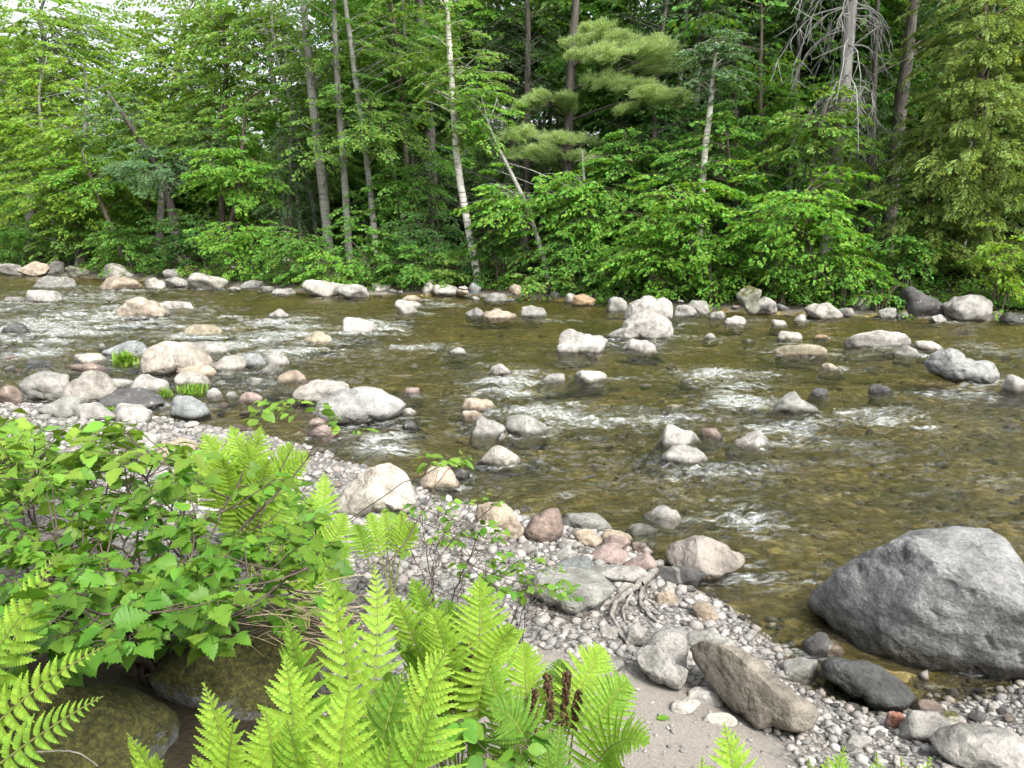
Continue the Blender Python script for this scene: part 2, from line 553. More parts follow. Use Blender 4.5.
C_ = dict(pale=(0.274, 0.263, 0.24), grey=(0.178, 0.178, 0.167), tan=(0.252, 0.211, 0.167), pink=(0.229, 0.181, 0.167), dark=(0.063, 0.063, 0.063), mid=(0.222, 0.218, 0.207),
          blue=(0.174, 0.189, 0.192), white=(0.265, 0.258, 0.245), brown=(0.141, 0.111, 0.096), red=(0.163, 0.074, 0.052), green=(0.17, 0.174, 0.141), sub=(0.222, 0.2, 0.148), orange=(0.281, 0.2, 0.126))

WROCKS = []
def place_rock(name, box, style, colour, label, group, rot=0.0, mat=None, sub=None, thick=0.75, cat="rock", zfoot=None):
    x0, y0, x1, y1 = box
    seed = int(x0 * 7 + y0 * 131 + x1 * 3) % 100000
    r = np.random.default_rng(seed)
    xc = (x0 + x1) / 2
    g = hit(xc, y1) if zfoot is None else onz(xc, y1, zfoot)
    w = (x1 - x0) / F * depth_of(g) * 1.03
    d = thick * w
    for _ in range(14):
        yc = g[1] + 0.42 * d
        top = at(xc, y0, yc + 0.12 * d)
        hv = top[2] - g[2]
        if hv > 0.26 * w or d < 0.34 * w: break
        d *= 0.87
    hv = max(hv, 0.14 * w)
    zb = H(g[0], yc)
    inwater = zb < -0.01
    if inwater and hv > .42 * w: hv = .42 * w + .75 * (hv - .42 * w)
    bury = (min(g[2] - zb, .30 * w + .03) + 0.02) if inwater else 0.22 * hv + 0.01
    if style == 'd': bury = max(bury, 0.55 * hv)
    tot = hv + bury
    lean = math.radians(r.uniform(-6, 6))
    if sub is None:
        sub = 5 if (x1 - x0) > 45 else 4 if (x1 - x0) > 14 else 3
    v, f = rock_shape(r, (w, d, tot), sub, style)
    ctr = np.array([g[0] * (yc / g[1]), yc, g[2] + hv - tot / 2])
    if rot:
        cr, sr = math.cos(rot), math.sin(rot)
        v = np.c_[v[:, 0] * cr - v[:, 1] * sr, v[:, 0] * sr + v[:, 1] * cr, v[:, 2]]
    ctr = np.array([g[0] * (yc / g[1]), yc, g[2] + hv - tot / 2])
    if inwater:
        WROCKS.append((ctr[0], g[1] + .3 * d, w))
        # a stone is broader under water than where it breaks the surface
        k = np.clip((g[2] - (v[:, 2] + ctr[2])) / max(bury, .03), 0, 1)
        fl = 1 + (.55 if w < .6 else .35) * sstep(0, 1, k)
        v = np.c_[v[:, 0] * fl, v[:, 1] * fl, v[:, 2]]
    b = Buf()
    b.add(v, f)
    o = b.build(name, mat or M_ROCK)
    o.location = ctr
    c = np.array(C_[colour]) * r.uniform(0.92, 1.08)
    o.color = (*c, 1)
    tag(o, label, cat, group)
    return o

def outline_rock(name, poly, thick, colour, label, group, base_y=None, cuts=(), mat=None, sub=6, a=0.75, bexp=0.75, rough=1.0, seed=1, yshift=0.0, cat="boulder", zfoot=None, tilt=0.0):
    """a boulder with its own silhouette, real size, distance and thickness"""
    poly = np.array(poly, float)
    yb = base_y or poly[:, 1].max()
    xb = poly[:, 0].mean()
    g = hit(xb, yb) if zfoot is None else onz(xb, yb, zfoot)
    w = (poly[:, 0].max() - poly[:, 0].min()) / F * depth_of(g)
    Yc = g[1] + 0.40 * thick + yshift
    pcx, pcy = (poly[:, 0].max() + poly[:, 0].min()) / 2, (poly[:, 1].max() + poly[:, 1].min()) / 2
    C0 = at(pcx, pcy, Yc)
    eye = np.array([0, 0, CZ])
    Dv = unit(C0 - eye)
    dist0 = np.linalg.norm(C0 - eye) - .10 * thick
    Rv = unit(np.cross(Dv, [0, 0, 1.0])); Uv = np.cross(Rv, Dv)
    P2 = []
    for x, y in poly:
        q = ray(x, y); q = q * (dist0 / (q @ Dv))
        P2.append((q @ Rv, q @ Uv))
    P2 = np.array(P2)
    if H(C0[0], C0[1]) < -.01: WROCKS.append((C0[0], C0[1] - .3 * thick, w))
    cx, cz = (P2[:, 0].max() + P2[:, 0].min()) / 2, (P2[:, 1].max() + P2[:, 1].min()) / 2
    ang = np.arctan2(P2[:, 1] - cz, P2[:, 0] - cx)
    rad = np.hypot(P2[:, 0] - cx, P2[:, 1] - cz)
    o_ = np.argsort(ang)
    ang, rad = ang[o_], rad[o_]
    d, f = sphere(sub)
    phi = np.arctan2(d[:, 2], d[:, 0])
    R = np.interp(phi, np.r_[ang - 2 * math.pi, ang, ang + 2 * math.pi], np.r_[rad, rad, rad])
    s = np.hypot(d[:, 0], d[:, 2])
    k = np.power(s, a)
    v = np.c_[np.cos(phi) * R * k, thick / 2 * np.sign(d[:, 1]) * np.power(np.abs(d[:, 1]), bexp), np.sin(phi) * R * k]
    for (nx_, ny_, nz_, off) in cuts:
        n = unit([nx_, ny_, nz_])
        e = v @ n - off
        soft = 0.05 * w
        push = np.where(e > -soft, np.where(e > soft, e, (e + soft) ** 2 / (4 * soft)), 0)
        v = v - n * (push * 0.94)[:, None]
    r = np.random.default_rng(seed)
    o3 = r.uniform(0, 40, 3)
    disp = 0.022 * fbm(v / w * 3.0 + o3, 3) + 0.010 * fbm(v / w * 11 + o3, 4)
    pits = pnoise(v / w * 16 + o3)
    disp -= 0.012 * sstep(0.42, 0.62, pits)
    v = v + d * (disp * w * rough)[:, None]
    v = v[:, :1] * Rv + v[:, 1:2] * Dv + v[:, 2:3] * Uv
    org = eye + Dv * (dist0 + .10 * thick) + Rv * cx + Uv * cz
    b = Buf(); b.add(v, f)
    ob = b.build(name, mat or M_ROCK)
    ob.location = org
    ob.color = (*C_[colour], 1) if isinstance(colour, str) else (*colour, 1)
    tag(ob, label, cat, group)
    return ob

G_NEAR, G_RIV, G_FAR, G_LEFT = "rocks on the near gravel bar", "rocks standing in the river", "rocks along the far waterline", "boulders at the left end of the gravel bar"

# --- the outlined boulders
outline_rock("boulder", [(803, 603), (812, 590), (835, 577), (862, 560), (885, 545), (905, 533), (940, 527), (975, 525), (992, 525), (1003, 535), (1012, 550), (1024, 566), (1045, 590), (1062, 625), (1066, 660),
                         (1050, 684), (1024, 684), (990, 683), (960, 686), (930, 682), (905, 672), (880, 659), (850, 645), (835, 632), (820, 620), (806, 614)],
             0.95, (0.150, 0.154, 0.158), "huge grey boulder with a sharp left nose at the water's edge", "boulders on the near bank", base_y=690, mat=M_BIG, sub=7, a=0.62, bexp=0.62, rough=0.9, seed=5,
             cuts=[(-0.46, -0.84, -0.24, 0.285), (0.24, -0.62, 0.74, 0.345), (0.20, -0.80, -0.52, 0.31), (-0.50, -0.1, 0.86, 0.36), (0.1, -0.55, -0.8, 0.35), (0.75, -0.4, 0.35, 0.44)])
outline_rock("boulder", [(688, 648), (700, 642), (718, 644), (745, 650), (765, 664), (780, 680), (797, 694), (814, 704), (821, 714), (812, 729), (797, 733), (772, 724), (757, 727), (742, 714), (722, 696), (702, 674)],
             0.34, (0.165, 0.15, 0.128), "long speckled boulder sloping down towards the wet inlet", "boulders on the near bank", base_y=733, mat=M_ROCK, sub=6, a=0.7, bexp=0.7, seed=9,
             cuts=[(-0.45, -0.75, -0.3, 0.085), (0.35, -0.5, 0.75, 0.115), (0.85, -0.5, 0.1, 0.27)])
outline_rock("rock", [(636, 652), (648, 644), (662, 652), (676, 664), (688, 670), (686, 680), (680, 690), (664, 684), (648, 674), (638, 664)],
             0.17, "mid", "lower front half of the heart-shaped pair of stones on the gravel", G_NEAR, base_y=690, sub=5, seed=11, cat="rock", cuts=[(-0.3, -0.8, 0.4, 0.06)])
outline_rock("rock", [(644, 650), (650, 638), (662, 630), (674, 628), (684, 632), (688, 642), (687, 658), (684, 676), (676, 678), (662, 664)],
             0.16, "mid", "upper rounded half of the heart-shaped pair of stones on the gravel", G_NEAR, base_y=684, sub=5, seed=12, cat="rock", yshift=0.10)
outline_rock("boulder", [(665, 556), (668, 545), (683, 539), (699, 536), (715, 541), (732, 550), (747, 556), (744, 564), (730, 572), (716, 581), (704, 583), (690, 574), (672, 568)],
             0.40, (0.20, 0.18, 0.163), "wedge-shaped tan boulder with a dark pitted ridge in the shallows", "boulders on the near bank", base_y=583, sub=6, seed=14, a=0.65, bexp=0.7,
             cuts=[(0.45, -0.6, 0.5, 0.10), (-0.6, -0.6, 0.35, 0.14)])
outline_rock("boulder", [(529, 592), (533, 574), (548, 566), (566, 567), (585, 568), (603, 576), (616, 588), (606, 600), (590, 610), (566, 616), (556, 606), (538, 600)],
             0.42, (0.20, 0.205, 0.19), "broad grey-green slab beside the bleached root", "boulders on the near bank", base_y=616, sub=6, seed=15, a=0.62, bexp=0.7, tilt=0.003, cuts=[(0.15, -0.35, 0.9, 0.085), (0.35, -0.85, 0.1, 0.17)])
outline_rock("boulder", [(334, 510), (340, 495), (356, 480), (374, 468), (386, 464), (398, 467), (408, 476), (413, 490), (416, 504), (408, 514), (390, 510), (372, 512), (350, 519), (340, 518)],
             0.42, (0.289, 0.27, 0.236), "large pale pitted boulder with a dark undercut foot on the gravel", "boulders on the near bank", base_y=518, sub=6, seed=16, a=0.7, bexp=0.7, cuts=[(-0.5, -0.6, 0.5, 0.14), (0.4, -0.75, 0.4, 0.15)])
outline_rock("boulder", [(417, 490), (424, 476), (434, 466), (440, 463), (447, 466), (456, 478), (462, 488), (448, 491), (430, 492)],
             0.26, (0.274, 0.236, 0.19), "tan roof-shaped rock between the pitted boulder and the water", G_NEAR, base_y=492, sub=5, seed=17, cat="rock", cuts=[(-0.5, -0.6, 0.5, 0.10)])
outline_rock("boulder", [(523, 536), (527, 526), (540, 515), (552, 508), (558, 508), (562, 518), (562, 536), (550, 543), (535, 543)],
             0.24, (0.152, 0.118, 0.103), "dark reddish-brown fin-shaped rock at the water's edge", G_NEAR, base_y=544, sub=5, seed=18, cat="rock")
outline_rock("boulder", [(924, 362), (932, 352), (945, 348), (958, 350), (966, 358), (975, 361), (985, 360), (995, 364), (999, 376), (992, 384), (965, 382), (940, 376), (928, 372)],
             0.6, (0.22, 0.228, 0.228), "grey boulder with a saddle between two humps in the river", G_RIV, base_y=384, sub=6, seed=20, cuts=[(0.3, -0.7, 0.5, 0.24)])
outline_rock("boulder", [(604, 338), (612, 332), (622, 328), (630, 318), (648, 314), (664, 316), (672, 322), (672, 339), (640, 340)],
             0.9, (0.285, 0.277, 0.264), "broad white boulder with an undercut left foot, lower one of two", G_RIV, base_y=340, sub=6, seed=21, a=0.65, cuts=[(-0.3, -0.5, 0.75, 0.30)])
outline_rock("boulder", [(624, 320), (630, 304), (640, 299), (650, 296), (656, 300), (664, 297), (671, 302), (672, 318), (650, 322)],
             0.8, (0.290, 0.282, 0.268), "blocky white boulder rising behind the broad white one", G_RIV, base_y=334, sub=6, seed=22, a=0.65, yshift=0.35)
outline_rock("boulder", [(114, 314), (122, 306), (134, 299), (148, 300), (162, 306), (170, 313), (168, 318), (150, 319), (130, 319), (118, 319)],
             1.1, (0.274, 0.239, 0.198), "smooth tan boulder alone in the riffle by the left bank", G_RIV, base_y=320, sub=6, seed=23, cuts=[(-0.5, -0.8, -0.25, 0.4)])
outline_rock("boulder", [(140, 366), (143, 352), (158, 345), (178, 342), (196, 345), (208, 355), (214, 367), (206, 376), (176, 372), (150, 376), (142, 374)],
             0.8, (0.265, 0.242, 0.213), "largest pale pink-white boulder of the midstream rock cluster", G_LEFT, base_y=377, sub=6, seed=24, cuts=[(-0.4, -0.7, 0.5, 0.30), (0.45, -0.6, 0.5, 0.33)])
outline_rock("boulder", [(62, 400), (66, 388), (78, 378), (90, 370), (100, 371), (110, 378), (118, 392), (121, 402), (100, 406), (76, 404)],
             0.55, (0.22, 0.209, 0.19), "pointed grey boulder in the row at the left end of the bar", G_LEFT, base_y=406, sub=6, seed=25, cuts=[(-0.45, -0.7, 0.45, 0.20), (0.5, -0.7, 0.3, 0.22)])
outline_rock("boulder", [(312, 414), (318, 402), (332, 394), (352, 389), (372, 388), (390, 394), (405, 404), (400, 414), (375, 421), (345, 426), (325, 425)],
             0.6, (0.22, 0.224, 0.22), "long grey whale-backed boulder at the mouth of the small channel", G_RIV, base_y=426, sub=6, seed=26, cuts=[(0.2, -0.7, 0.6, 0.2)])
# mossy boulders under the ferns
outline_rock("boulder", [(-60, 770), (-40, 730), (-10, 705), (30, 690), (80, 684), (120, 686), (160, 698), (178, 712), (180, 745), (160, 790), (60, 800), (-40, 800)],
             0.5, (0.10, 0.108, 0.108), "dark mossy boulder in the bottom left corner under the ferns", "mossy boulders under the ferns", base_y=800, mat=M_MOSSROCK, sub=6, seed=30, zfoot=0.62, a=0.7)
outline_rock("boulder", [(152, 680), (160, 664), (185, 648), (215, 637), (250, 630), (290, 632), (318, 640), (330, 660), (322, 690), (290, 712), (200, 715), (165, 700)],
             0.45, (0.14, 0.14, 0.135), "moss-covered rounded boulder beneath the leafy shrub", "mossy boulders under the ferns", base_y=712, mat=M_MOSSROCK, sub=6, seed=31, zfoot=0.58, a=0.7)

# --- every other rock one can tell apart: pixel box in the photograph, build, colour, label
R = [
 # midstream and left cluster
 ((25, 370, 73, 404), 'r', 'mid', "rounded pale boulder half hidden behind the pointed grey one", G_LEFT),
 ((0, 383, 24, 405), 'a', 'brown', "brownish block at the left edge beside the rounded pale boulder", G_LEFT),
 ((41, 396, 84, 418), 'a', 'grey', "angular grey block in front of the pointed boulder", G_LEFT),
 ((75, 403, 118, 421), 'f', 'mid', "flat grey slab lying below the pointed boulder", G_LEFT),
 ((112, 404, 152, 422), 'f', 'mid', "thin grey slab beside the dark layered rock", G_LEFT),
 ((111, 388, 169, 411), 'a', 'dark', "dark layered rock in the middle of the left rock cluster", G_LEFT),
 ((133, 375, 172, 394), 'r', 'mid', "speckled grey cobble above the dark layered rock", G_LEFT),
 ((108, 378, 134, 391), 'r', 'mid', "small rounded stone touching the pointed boulder's right side", G_LEFT),
 ((168, 394, 212, 421), 'r', 'blue', "round blue-grey boulder with a dark crack by the grass tuft", G_LEFT),
 ((174, 371, 214, 388), 'r', 'pale', "rounded pale stone behind the grass tuft", G_LEFT),
 ((206, 386, 222, 402), 'r', 'mid', "small upright stone right of the grass tuft", G_LEFT),
 ((177, 364, 220, 378), 'f', 'tan', "tan ledge stone at the foot of the largest pink-white boulder", G_LEFT),
 ((104, 342, 156, 358), 'f', 'blue', "flat blue-grey slab behind the green tuft of the midstream cluster", G_LEFT),
 ((188, 341, 230, 356), 'f', 'mid', "low grey slab behind the right of the pink-white boulder", G_LEFT),
 ((212, 355, 246, 372), 'r', 'pale', "pale rounded rock right of the pink-white boulder", G_LEFT),
 ((242, 352, 268, 369), 'a', 'blue', "leaning blue-grey slab, left of a touching pair", G_LEFT),
 ((262, 350, 290, 368), 'r', 'mid', "pale rock leaning on the blue-grey slab", G_LEFT),
 ((256, 363, 284, 376), 'a', 'grey', "small grey wedge in front of the leaning slab pair", G_LEFT),
 ((278, 370, 311, 385), 'a', 'tan', "tan block standing clear on the right of the left cluster", G_LEFT),
 ((247, 375, 262, 388), 'r', 'mid', "little round stone below the grey wedge", G_LEFT),
 ((73, 353, 107, 365), 'a', 'pale', "flat-topped pale rock left of the green tuft", G_LEFT),
 ((71, 363, 108, 373), 'f', 'brown', "thin brown slab under the flat-topped pale rock", G_LEFT),
 ((24, 359, 52, 368), 'f', 'dark', "dark flat stone awash near the left edge", G_LEFT),
 ((238, 392, 266, 404), 'f', 'pink', "pinkish flat stone awash below the little round stone", G_LEFT),
 ((294, 388, 310, 400), 'r', 'tan', "small tan stone left of the long pale rock", G_LEFT),
 ((226, 391, 240, 400), 'r', 'grey', "grey stone awash right of the grass tuft", G_LEFT),
 ((183, 421, 200, 429), 'r', 'white', "small white stone in the channel below the blue-grey boulder", G_LEFT),
 ((299, 378, 356, 405), 'f', 'pale', "long pale rock leaning behind the whale-backed boulder", G_RIV),
 ((309, 417, 331, 428), 'r', 'pink', "small pink stone, upper of two at the channel's mouth", G_NEAR),
 ((308, 425, 339, 440), 'r', 'pink', "pink oval stone, lower of two at the channel's mouth", G_NEAR),
 ((160, 438, 198, 468), 'r', 'tan', "brownish rock showing through behind the leafy shrub", G_LEFT),
 ((128, 430, 160, 448), 'r', 'mid', "pale rock just above the leaf tops of the shrub", G_LEFT),
 ((270, 462, 292, 480), 'r', 'pale', "pale stone at the gravel beside the upper fern", G_NEAR),
 # river, left to right
 ((31, 290, 62, 303), 'f', 'white', "white tilted slab in the white water near the left edge", G_RIV),
 ((8, 296, 25, 303), 'f', 'grey', "grey stone left of the white tilted slab", G_RIV),
 ((2, 324, 34, 334), 'f', 'dark', "black wet rock awash in the left riffle", G_RIV),
 ((152, 301, 202, 311), 'f', 'pale', "low pale slab just behind the smooth tan boulder", G_RIV),
 ((183, 325, 222, 338), 'f', 'sub', "smooth rock awash in the riffle above the left cluster", G_RIV),
 ((270, 309, 289, 319), 'a', 'mid', "small pointed two-tone rock alone in flat water", G_RIV),
 ((304, 331, 334, 345), 'd', 'sub', "humped rock with water pouring over it", G_RIV),
 ((343, 317, 376, 335), 'r', 'white', "white rock splashed by the riffle left of the river's middle", G_RIV),
 ((395, 300, 424, 309), 'f', 'pale', "flat pale rock behind a smaller white one near the far bank", G_RIV),
 ((398, 305, 420, 316), 'a', 'white', "small white rock in front of the flat pale rock", G_RIV),
 ((466, 307, 485, 318), 'r', 'mid', "grey-white cobble left of the long tan rock", G_RIV),
 ((484, 308, 516, 320), 'f', 'tan', "long tan rock in a line of three near the far bank", G_RIV),
 ((521, 305, 545, 318), 'a', 'grey', "dark-striped grey rock right of the long tan rock", G_RIV),
 ((449, 347, 467, 356), 'f', 'mid', "small grey stone awash in the middle of the river", G_RIV),
 ((489, 362, 510, 377), 'a', 'white', "white-topped rock with a dark left face in midstream", G_RIV),
 ((540, 373, 565, 384), 'f', 'grey', "grey rock with a wet dark foot right of the white-topped rock", G_RIV),
 ((572, 370, 610, 383), 'f', 'white', "flat white rock below the tan-white dome", G_RIV),
 ((557, 330, 609, 355), 'r', 'white', "tan-white domed boulder left of the broad white one", G_RIV),
 ((622, 339, 656, 354), 'a', 'white', "small white pyramid in front of the broad white boulder", G_RIV),
 ((403, 387, 422, 396), 'f', 'pink', "mauve stone awash above the tan-topped dark rock", G_RIV),
 ((459, 398, 496, 413), 'f', 'tan', "dark rock with a tan top in the near shallows", G_RIV),
 ((461, 411, 485, 421), 'f', 'tan', "low tan stone under the tan-topped dark rock", G_RIV),
 ((471, 414, 505, 439), 'a', 'mid', "pale grey slab tipped towards the left in the shallows", G_RIV),
 ((507, 416, 548, 437), 'd', 'grey', "rounded grey rock with water sliding round it", G_RIV),
 ((401, 407, 417, 418), 'r', 'white', "white stone at the tip of the whale-backed boulder", G_RIV),
 ((402, 420, 424, 432), 'a', 'dark', "small dark broken rock in the channel", G_RIV),
 ((479, 444, 524, 469), 'a', 'pale', "pale lumpy rock with a dark rim near the gravel bar", G_RIV),
 ((657, 423, 698, 450), 'r', 'mid', "pale rounded rock, upper of a close pair in midstream", G_RIV),
 ((655, 445, 711, 467), 'f', 'mid', "flat grey rock, lower of a close pair in midstream", G_RIV),
 ((696, 427, 720, 441), 'a', 'brown', "brown stone right of the close midstream pair", G_RIV),
 ((728, 432, 768, 451), 'a', 'white', "white angular rock pointing left in the near riffle", G_RIV),
 ((770, 392, 813, 415), 'a', 'grey', "dark-sided grey slab sticking up in the right riffle", G_RIV),
 ((808, 387, 829, 397), 'f', 'dark', "small dark stone behind the dark-sided slab", G_RIV),
 ((870, 384, 895, 396), 'a', 'dark', "black pointed stone in the right riffle", G_RIV),
 ((845, 330, 910, 349), 'f', 'white', "wide flat-topped white boulder on the right of the river", G_RIV),
 ((896, 344, 917, 359), 'r', 'mid', "round stone under the right end of the wide white boulder", G_RIV),
 ((915, 341, 941, 352), 'f', 'pale', "oval pale stone between the wide white boulder and the saddle-backed one", G_RIV),
 ((1003, 373, 1034, 394), 'r', 'white', "white rounded rock cut by the right edge", G_RIV),
 ((777, 330, 800, 342), 'r', 'pale', "rounded pale stone above a slab awash at right", G_RIV),
 ((814, 334, 830, 341), 'f', 'orange', "small orange stone awash beside the rounded pale one", G_RIV),
 ((775, 343, 825, 358), 'd', 'sub', "broad pale slab awash with water breaking over it", G_RIV),
 ((703, 333, 718, 340), 'r', 'white', "little white stone alone right of the broad white boulder", G_RIV),
 ((821, 363, 842, 372), 'd', 'sub', "low stone awash below the wide white boulder", G_RIV),
 ((663, 404, 684, 411), 'd', 'sub', "low stone awash above the close midstream pair", G_RIV),
 ((771, 320, 788, 327), 'f', 'pale', "flat pale pebble by the far bank's pale grey rocks", G_RIV),
 ((724, 314, 744, 326), 'r', 'white', "white oval rock stretching out from the far waterline", G_FAR),
 # far waterline, left to right
 ((0, 263, 24, 276), 'r', 'mid', "rounded rock at the left end of the far waterline", G_FAR),
 ((22, 260, 52, 277), 'a', 'tan', "big tan angular rock at the left of the far waterline", G_FAR),
 ((50, 261, 66, 275), 'r', 'mid', "round rock between two larger tan ones at far left", G_FAR),
 ((36, 276, 78, 289), 'f', 'grey', "long low grey rock in front of the big tan angular one", G_FAR),
 ((67, 265, 91, 278), 'r', 'green', "greenish rounded rock of the far left waterline", G_FAR),
 ((104, 264, 136, 280), 'r', 'pale', "two-lobed pale boulder on the far left waterline", G_FAR),
 ((98, 278, 142, 291), 'f', 'tan', "long tan rock below the two-lobed pale boulder", G_FAR),
 ((142, 278, 167, 290), 'r', 'pale', "pale rounded rock right of the long tan one", G_FAR),
 ((165, 269, 186, 280), 'r', 'mid', "grey rock set back above the pale rounded one", G_FAR),
 ((165, 277, 192, 289), 'r', 'mid', "grey rock tucked left of the big pale waterline boulder", G_FAR),
 ((189, 273, 227, 291), 'r', 'pale', "big pale waterline boulder under a light green shrub", G_FAR),
 ((182, 260, 198, 272), 'a', 'blue', "blue-grey rock half covered by leaves on the far bank", G_FAR),
 ((239, 280, 264, 290), 'r', 'mid', "rounded grey rock midway between the two big pale boulders", G_FAR),
 ((243, 271, 262, 282), 'a', 'mid', "grey stone set above the rounded grey rock", G_FAR),
 ((272, 288, 297, 296), 'f', 'mid', "flat stone at the water left of the second big pale boulder", G_FAR),
 ((306, 279, 350, 298), 'r', 'pale', "second big pale boulder jutting from leafy ferns", G_FAR),
 ((334, 285, 368, 300), 'r', 'white', "white rock lapping the second big pale boulder", G_FAR),
 ((373, 283, 391, 294), 'r', 'pale', "pale round stone right of the white rock", G_FAR),
 ((383, 261, 412, 278), 'a', 'dark', "dark grey boulder up in the shade of the far bank", G_FAR),
 ((422, 280, 437, 294), 'a', 'pale', "upright pale rock by the white-barked leaning tree", G_FAR),
 ((431, 283, 459, 298), 'r', 'pale', "rounded pale rock below the white-barked tree", G_FAR),
 ((468, 282, 481, 294), 'r', 'blue', "dark blue-grey stone right below the white-barked tree", G_FAR),
 ((402, 295, 424, 302), 'f', 'tan', "flat tan stone in the water below the upright pale rock", G_FAR),
 ((484, 293, 508, 303), 'f', 'grey', "flat grey stone in the shade below the leaning thin trunk", G_FAR),
 ((572, 294, 597, 307), 'r', 'orange', "warm orange-tan rounded rock on the far waterline", G_FAR),
 ((565, 292, 577, 304), 'a', 'pale', "pale upright stone left of the orange-tan rock", G_FAR),
 ((606, 294, 628, 313), 'r', 'mid', "grey rock just left of the blocky white boulder", G_FAR),
 ((672, 305, 697, 318), 'r', 'white', "white rock right of the blocky white boulder", G_FAR),
 ((684, 299, 710, 316), 'r', 'mid', "grey rock behind the white one under a bright shrub", G_FAR),
 ((709, 309, 725, 320), 'r', 'mid', "small grey rounded stone between white rocks", G_FAR),
 ((736, 282, 760, 306), 'r', 'green', "pale mossy boulder half hidden in shrubs", G_FAR),
 ((751, 296, 778, 316), 'r', 'mid', "pale grey boulder right of the mossy one on the waterline", G_FAR),
 ((793, 313, 807, 323), 'a', 'white', "small white wedge at the foot of the rounded waterline boulder", G_FAR),
 ((806, 301, 841, 320), 'r', 'pale', "rounded pale boulder on the right-hand waterline", G_FAR),
 ((850, 296, 872, 315), 'a', 'mid', "grey upright rock with a pale face under leaves", G_FAR),
 ((878, 306, 896, 320), 'r', 'grey', "grey stone right of the upright pale-faced rock", G_FAR),
 ((895, 308, 909, 320), 'r', 'green', "mossy greenish stone under the cedar", G_FAR),
 ((902, 288, 944, 319), 'r', 'dark', "dark wet boulder in the shade of the cedar", G_FAR),
 ((943, 295, 987, 322), 'r', 'mid', "big lichen-speckled boulder below the cedar", G_FAR),
 ((929, 314, 945, 324), 'a', 'mid', "small pale stone touching the lichen-speckled boulder", G_FAR),
 ((1000, 312, 1030, 324), 'f', 'dark', "dark flat rock at the right end of the far waterline", G_FAR),
 # near bar
 ((450, 467, 470, 481), 'a', 'dark', "small dark wet rock right of the tan roof-shaped one", G_NEAR),
 ((476, 501, 523, 541), 'r', 'tan', "rounded pale-tan boulder behind the spindly sapling", G_NEAR),
 ((474, 518, 506, 543), 'r', 'pale', "pale rock just in front of the rounded boulder by the sapling", G_NEAR),
 ((442, 508, 463, 519), 'f', 'pale', "flat oval stone right of the big pitted boulder", G_NEAR),
 ((562, 512, 613, 534), 'f', 'grey', "long grey flat stone at the water right of the brown fin", G_NEAR),
 ((574, 527, 600, 547), 'r', 'tan', "tan cobble in the middle of the cobble cluster", G_NEAR),
 ((570, 528, 584, 540), 'r', 'grey', "small grey cobble behind the tan one", G_NEAR),
 ((600, 530, 630, 546), 'f', 'tan', "buff flat cobble on the wet edge of the cluster", G_NEAR),
 ((624, 523, 657, 538), 'r', 'grey', "grey rounded cobble standing in the shallow edge", G_NEAR),
 ((642, 507, 681, 527), 'r', 'mid', "rounded two-tone rock out in the shallows above the cobble cluster", G_NEAR),
 ((632, 542, 651, 553), 'f', 'pink', "mauve flat stone lying in shallow water", G_NEAR),
 ((604, 534, 630, 554), 'r', 'pink', "pink rounded cobble, rear of a touching pink pair", G_NEAR),
 ((586, 545, 627, 565), 'r', 'pink', "pink-brown oval rock, front of a touching pink pair", G_NEAR),
 ((590, 563, 646, 586), 'r', 'mid', "speckled oval rock between the grey-green slab and the dark flat stone", G_NEAR),
 ((644, 566, 704, 585), 'f', 'dark', "flat dark-sided stone lying against the wedge boulder", G_NEAR),
 ((622, 554, 657, 573), 'a', 'pink', "pinkish block behind the speckled oval rock", G_NEAR),
 ((553, 557, 592, 577), 'f', 'blue', "curved blue-grey stone on top edge of the grey-green slab", G_NEAR),
 ((553, 548, 578, 560), 'f', 'grey', "thin dark grey stone behind the curved blue-grey one", G_NEAR),
 ((520, 543, 537, 556), 'r', 'mid', "small rounded stone below the brown fin", G_NEAR),
 ((693, 602, 717, 621), 'r', 'tan', "tan egg-shaped stone on the sand by the water", G_NEAR),
 ((702, 619, 716, 629), 'f', 'white', "small white stone below the tan egg-shaped one", G_NEAR),
 ((625, 622, 646, 648), 'a', 'mid', "narrow pale block beside the bleached root", G_NEAR),
 ((682, 631, 727, 648), 'f', 'grey', "grey flat stone behind the long speckled boulder", G_NEAR),
 ((722, 637, 736, 648), 'f', 'grey', "small grey flake at the right of the flat stone", G_NEAR),
 ((592, 654, 623, 670), 'f', 'mid', "flat pale stone on the sand left of the heart-shaped pair", G_NEAR),
 ((689, 668, 703, 679), 'r', 'pale', "white pebble, upper of two beside the long speckled boulder", G_NEAR),
 ((690, 679, 702, 687), 'r', 'pale', "white pebble, lower of two beside the long speckled boulder", G_NEAR),
 ((669, 699, 700, 715), 'f', 'pale', "flat cream stone lying on the gravel near the ferns", G_NEAR),
 ((688, 688, 722, 703), 'f', 'mid', "thin grey slab left of the long speckled boulder's foot", G_NEAR),
 ((703, 712, 737, 725), 'f', 'pale', "pale slab half sunk in gravel under the long boulder", G_NEAR),
 ((580, 699, 604, 722), 'r', 'grey', "dark grey stone in the sand behind the right fern", G_NEAR),
 ((779, 655, 820, 683), 'r', 'grey', "wet grey-violet cobble in the inlet left of the huge boulder", G_NEAR),
 ((802, 630, 832, 658), 'r', 'dark', "black wet stone under the nose of the huge boulder", G_NEAR),
 ((819, 641, 843, 659), 'f', 'tan', "tan stone wedged under the nose of the huge boulder", G_NEAR),
 ((886, 712, 902, 731), 'a', 'red', "rust-red flake on wet gravel", G_NEAR),
 ((901, 713, 945, 745), 'f', 'mid', "long pale oval stone below the black angular rock", G_NEAR),
 ((936, 729, 1034, 774), 'f', 'mid', "pale bone-shaped rock in the bottom right corner", G_NEAR),
 ((915, 701, 940, 717), 'r', 'brown', "small brown stone right of the black angular rock", G_NEAR),
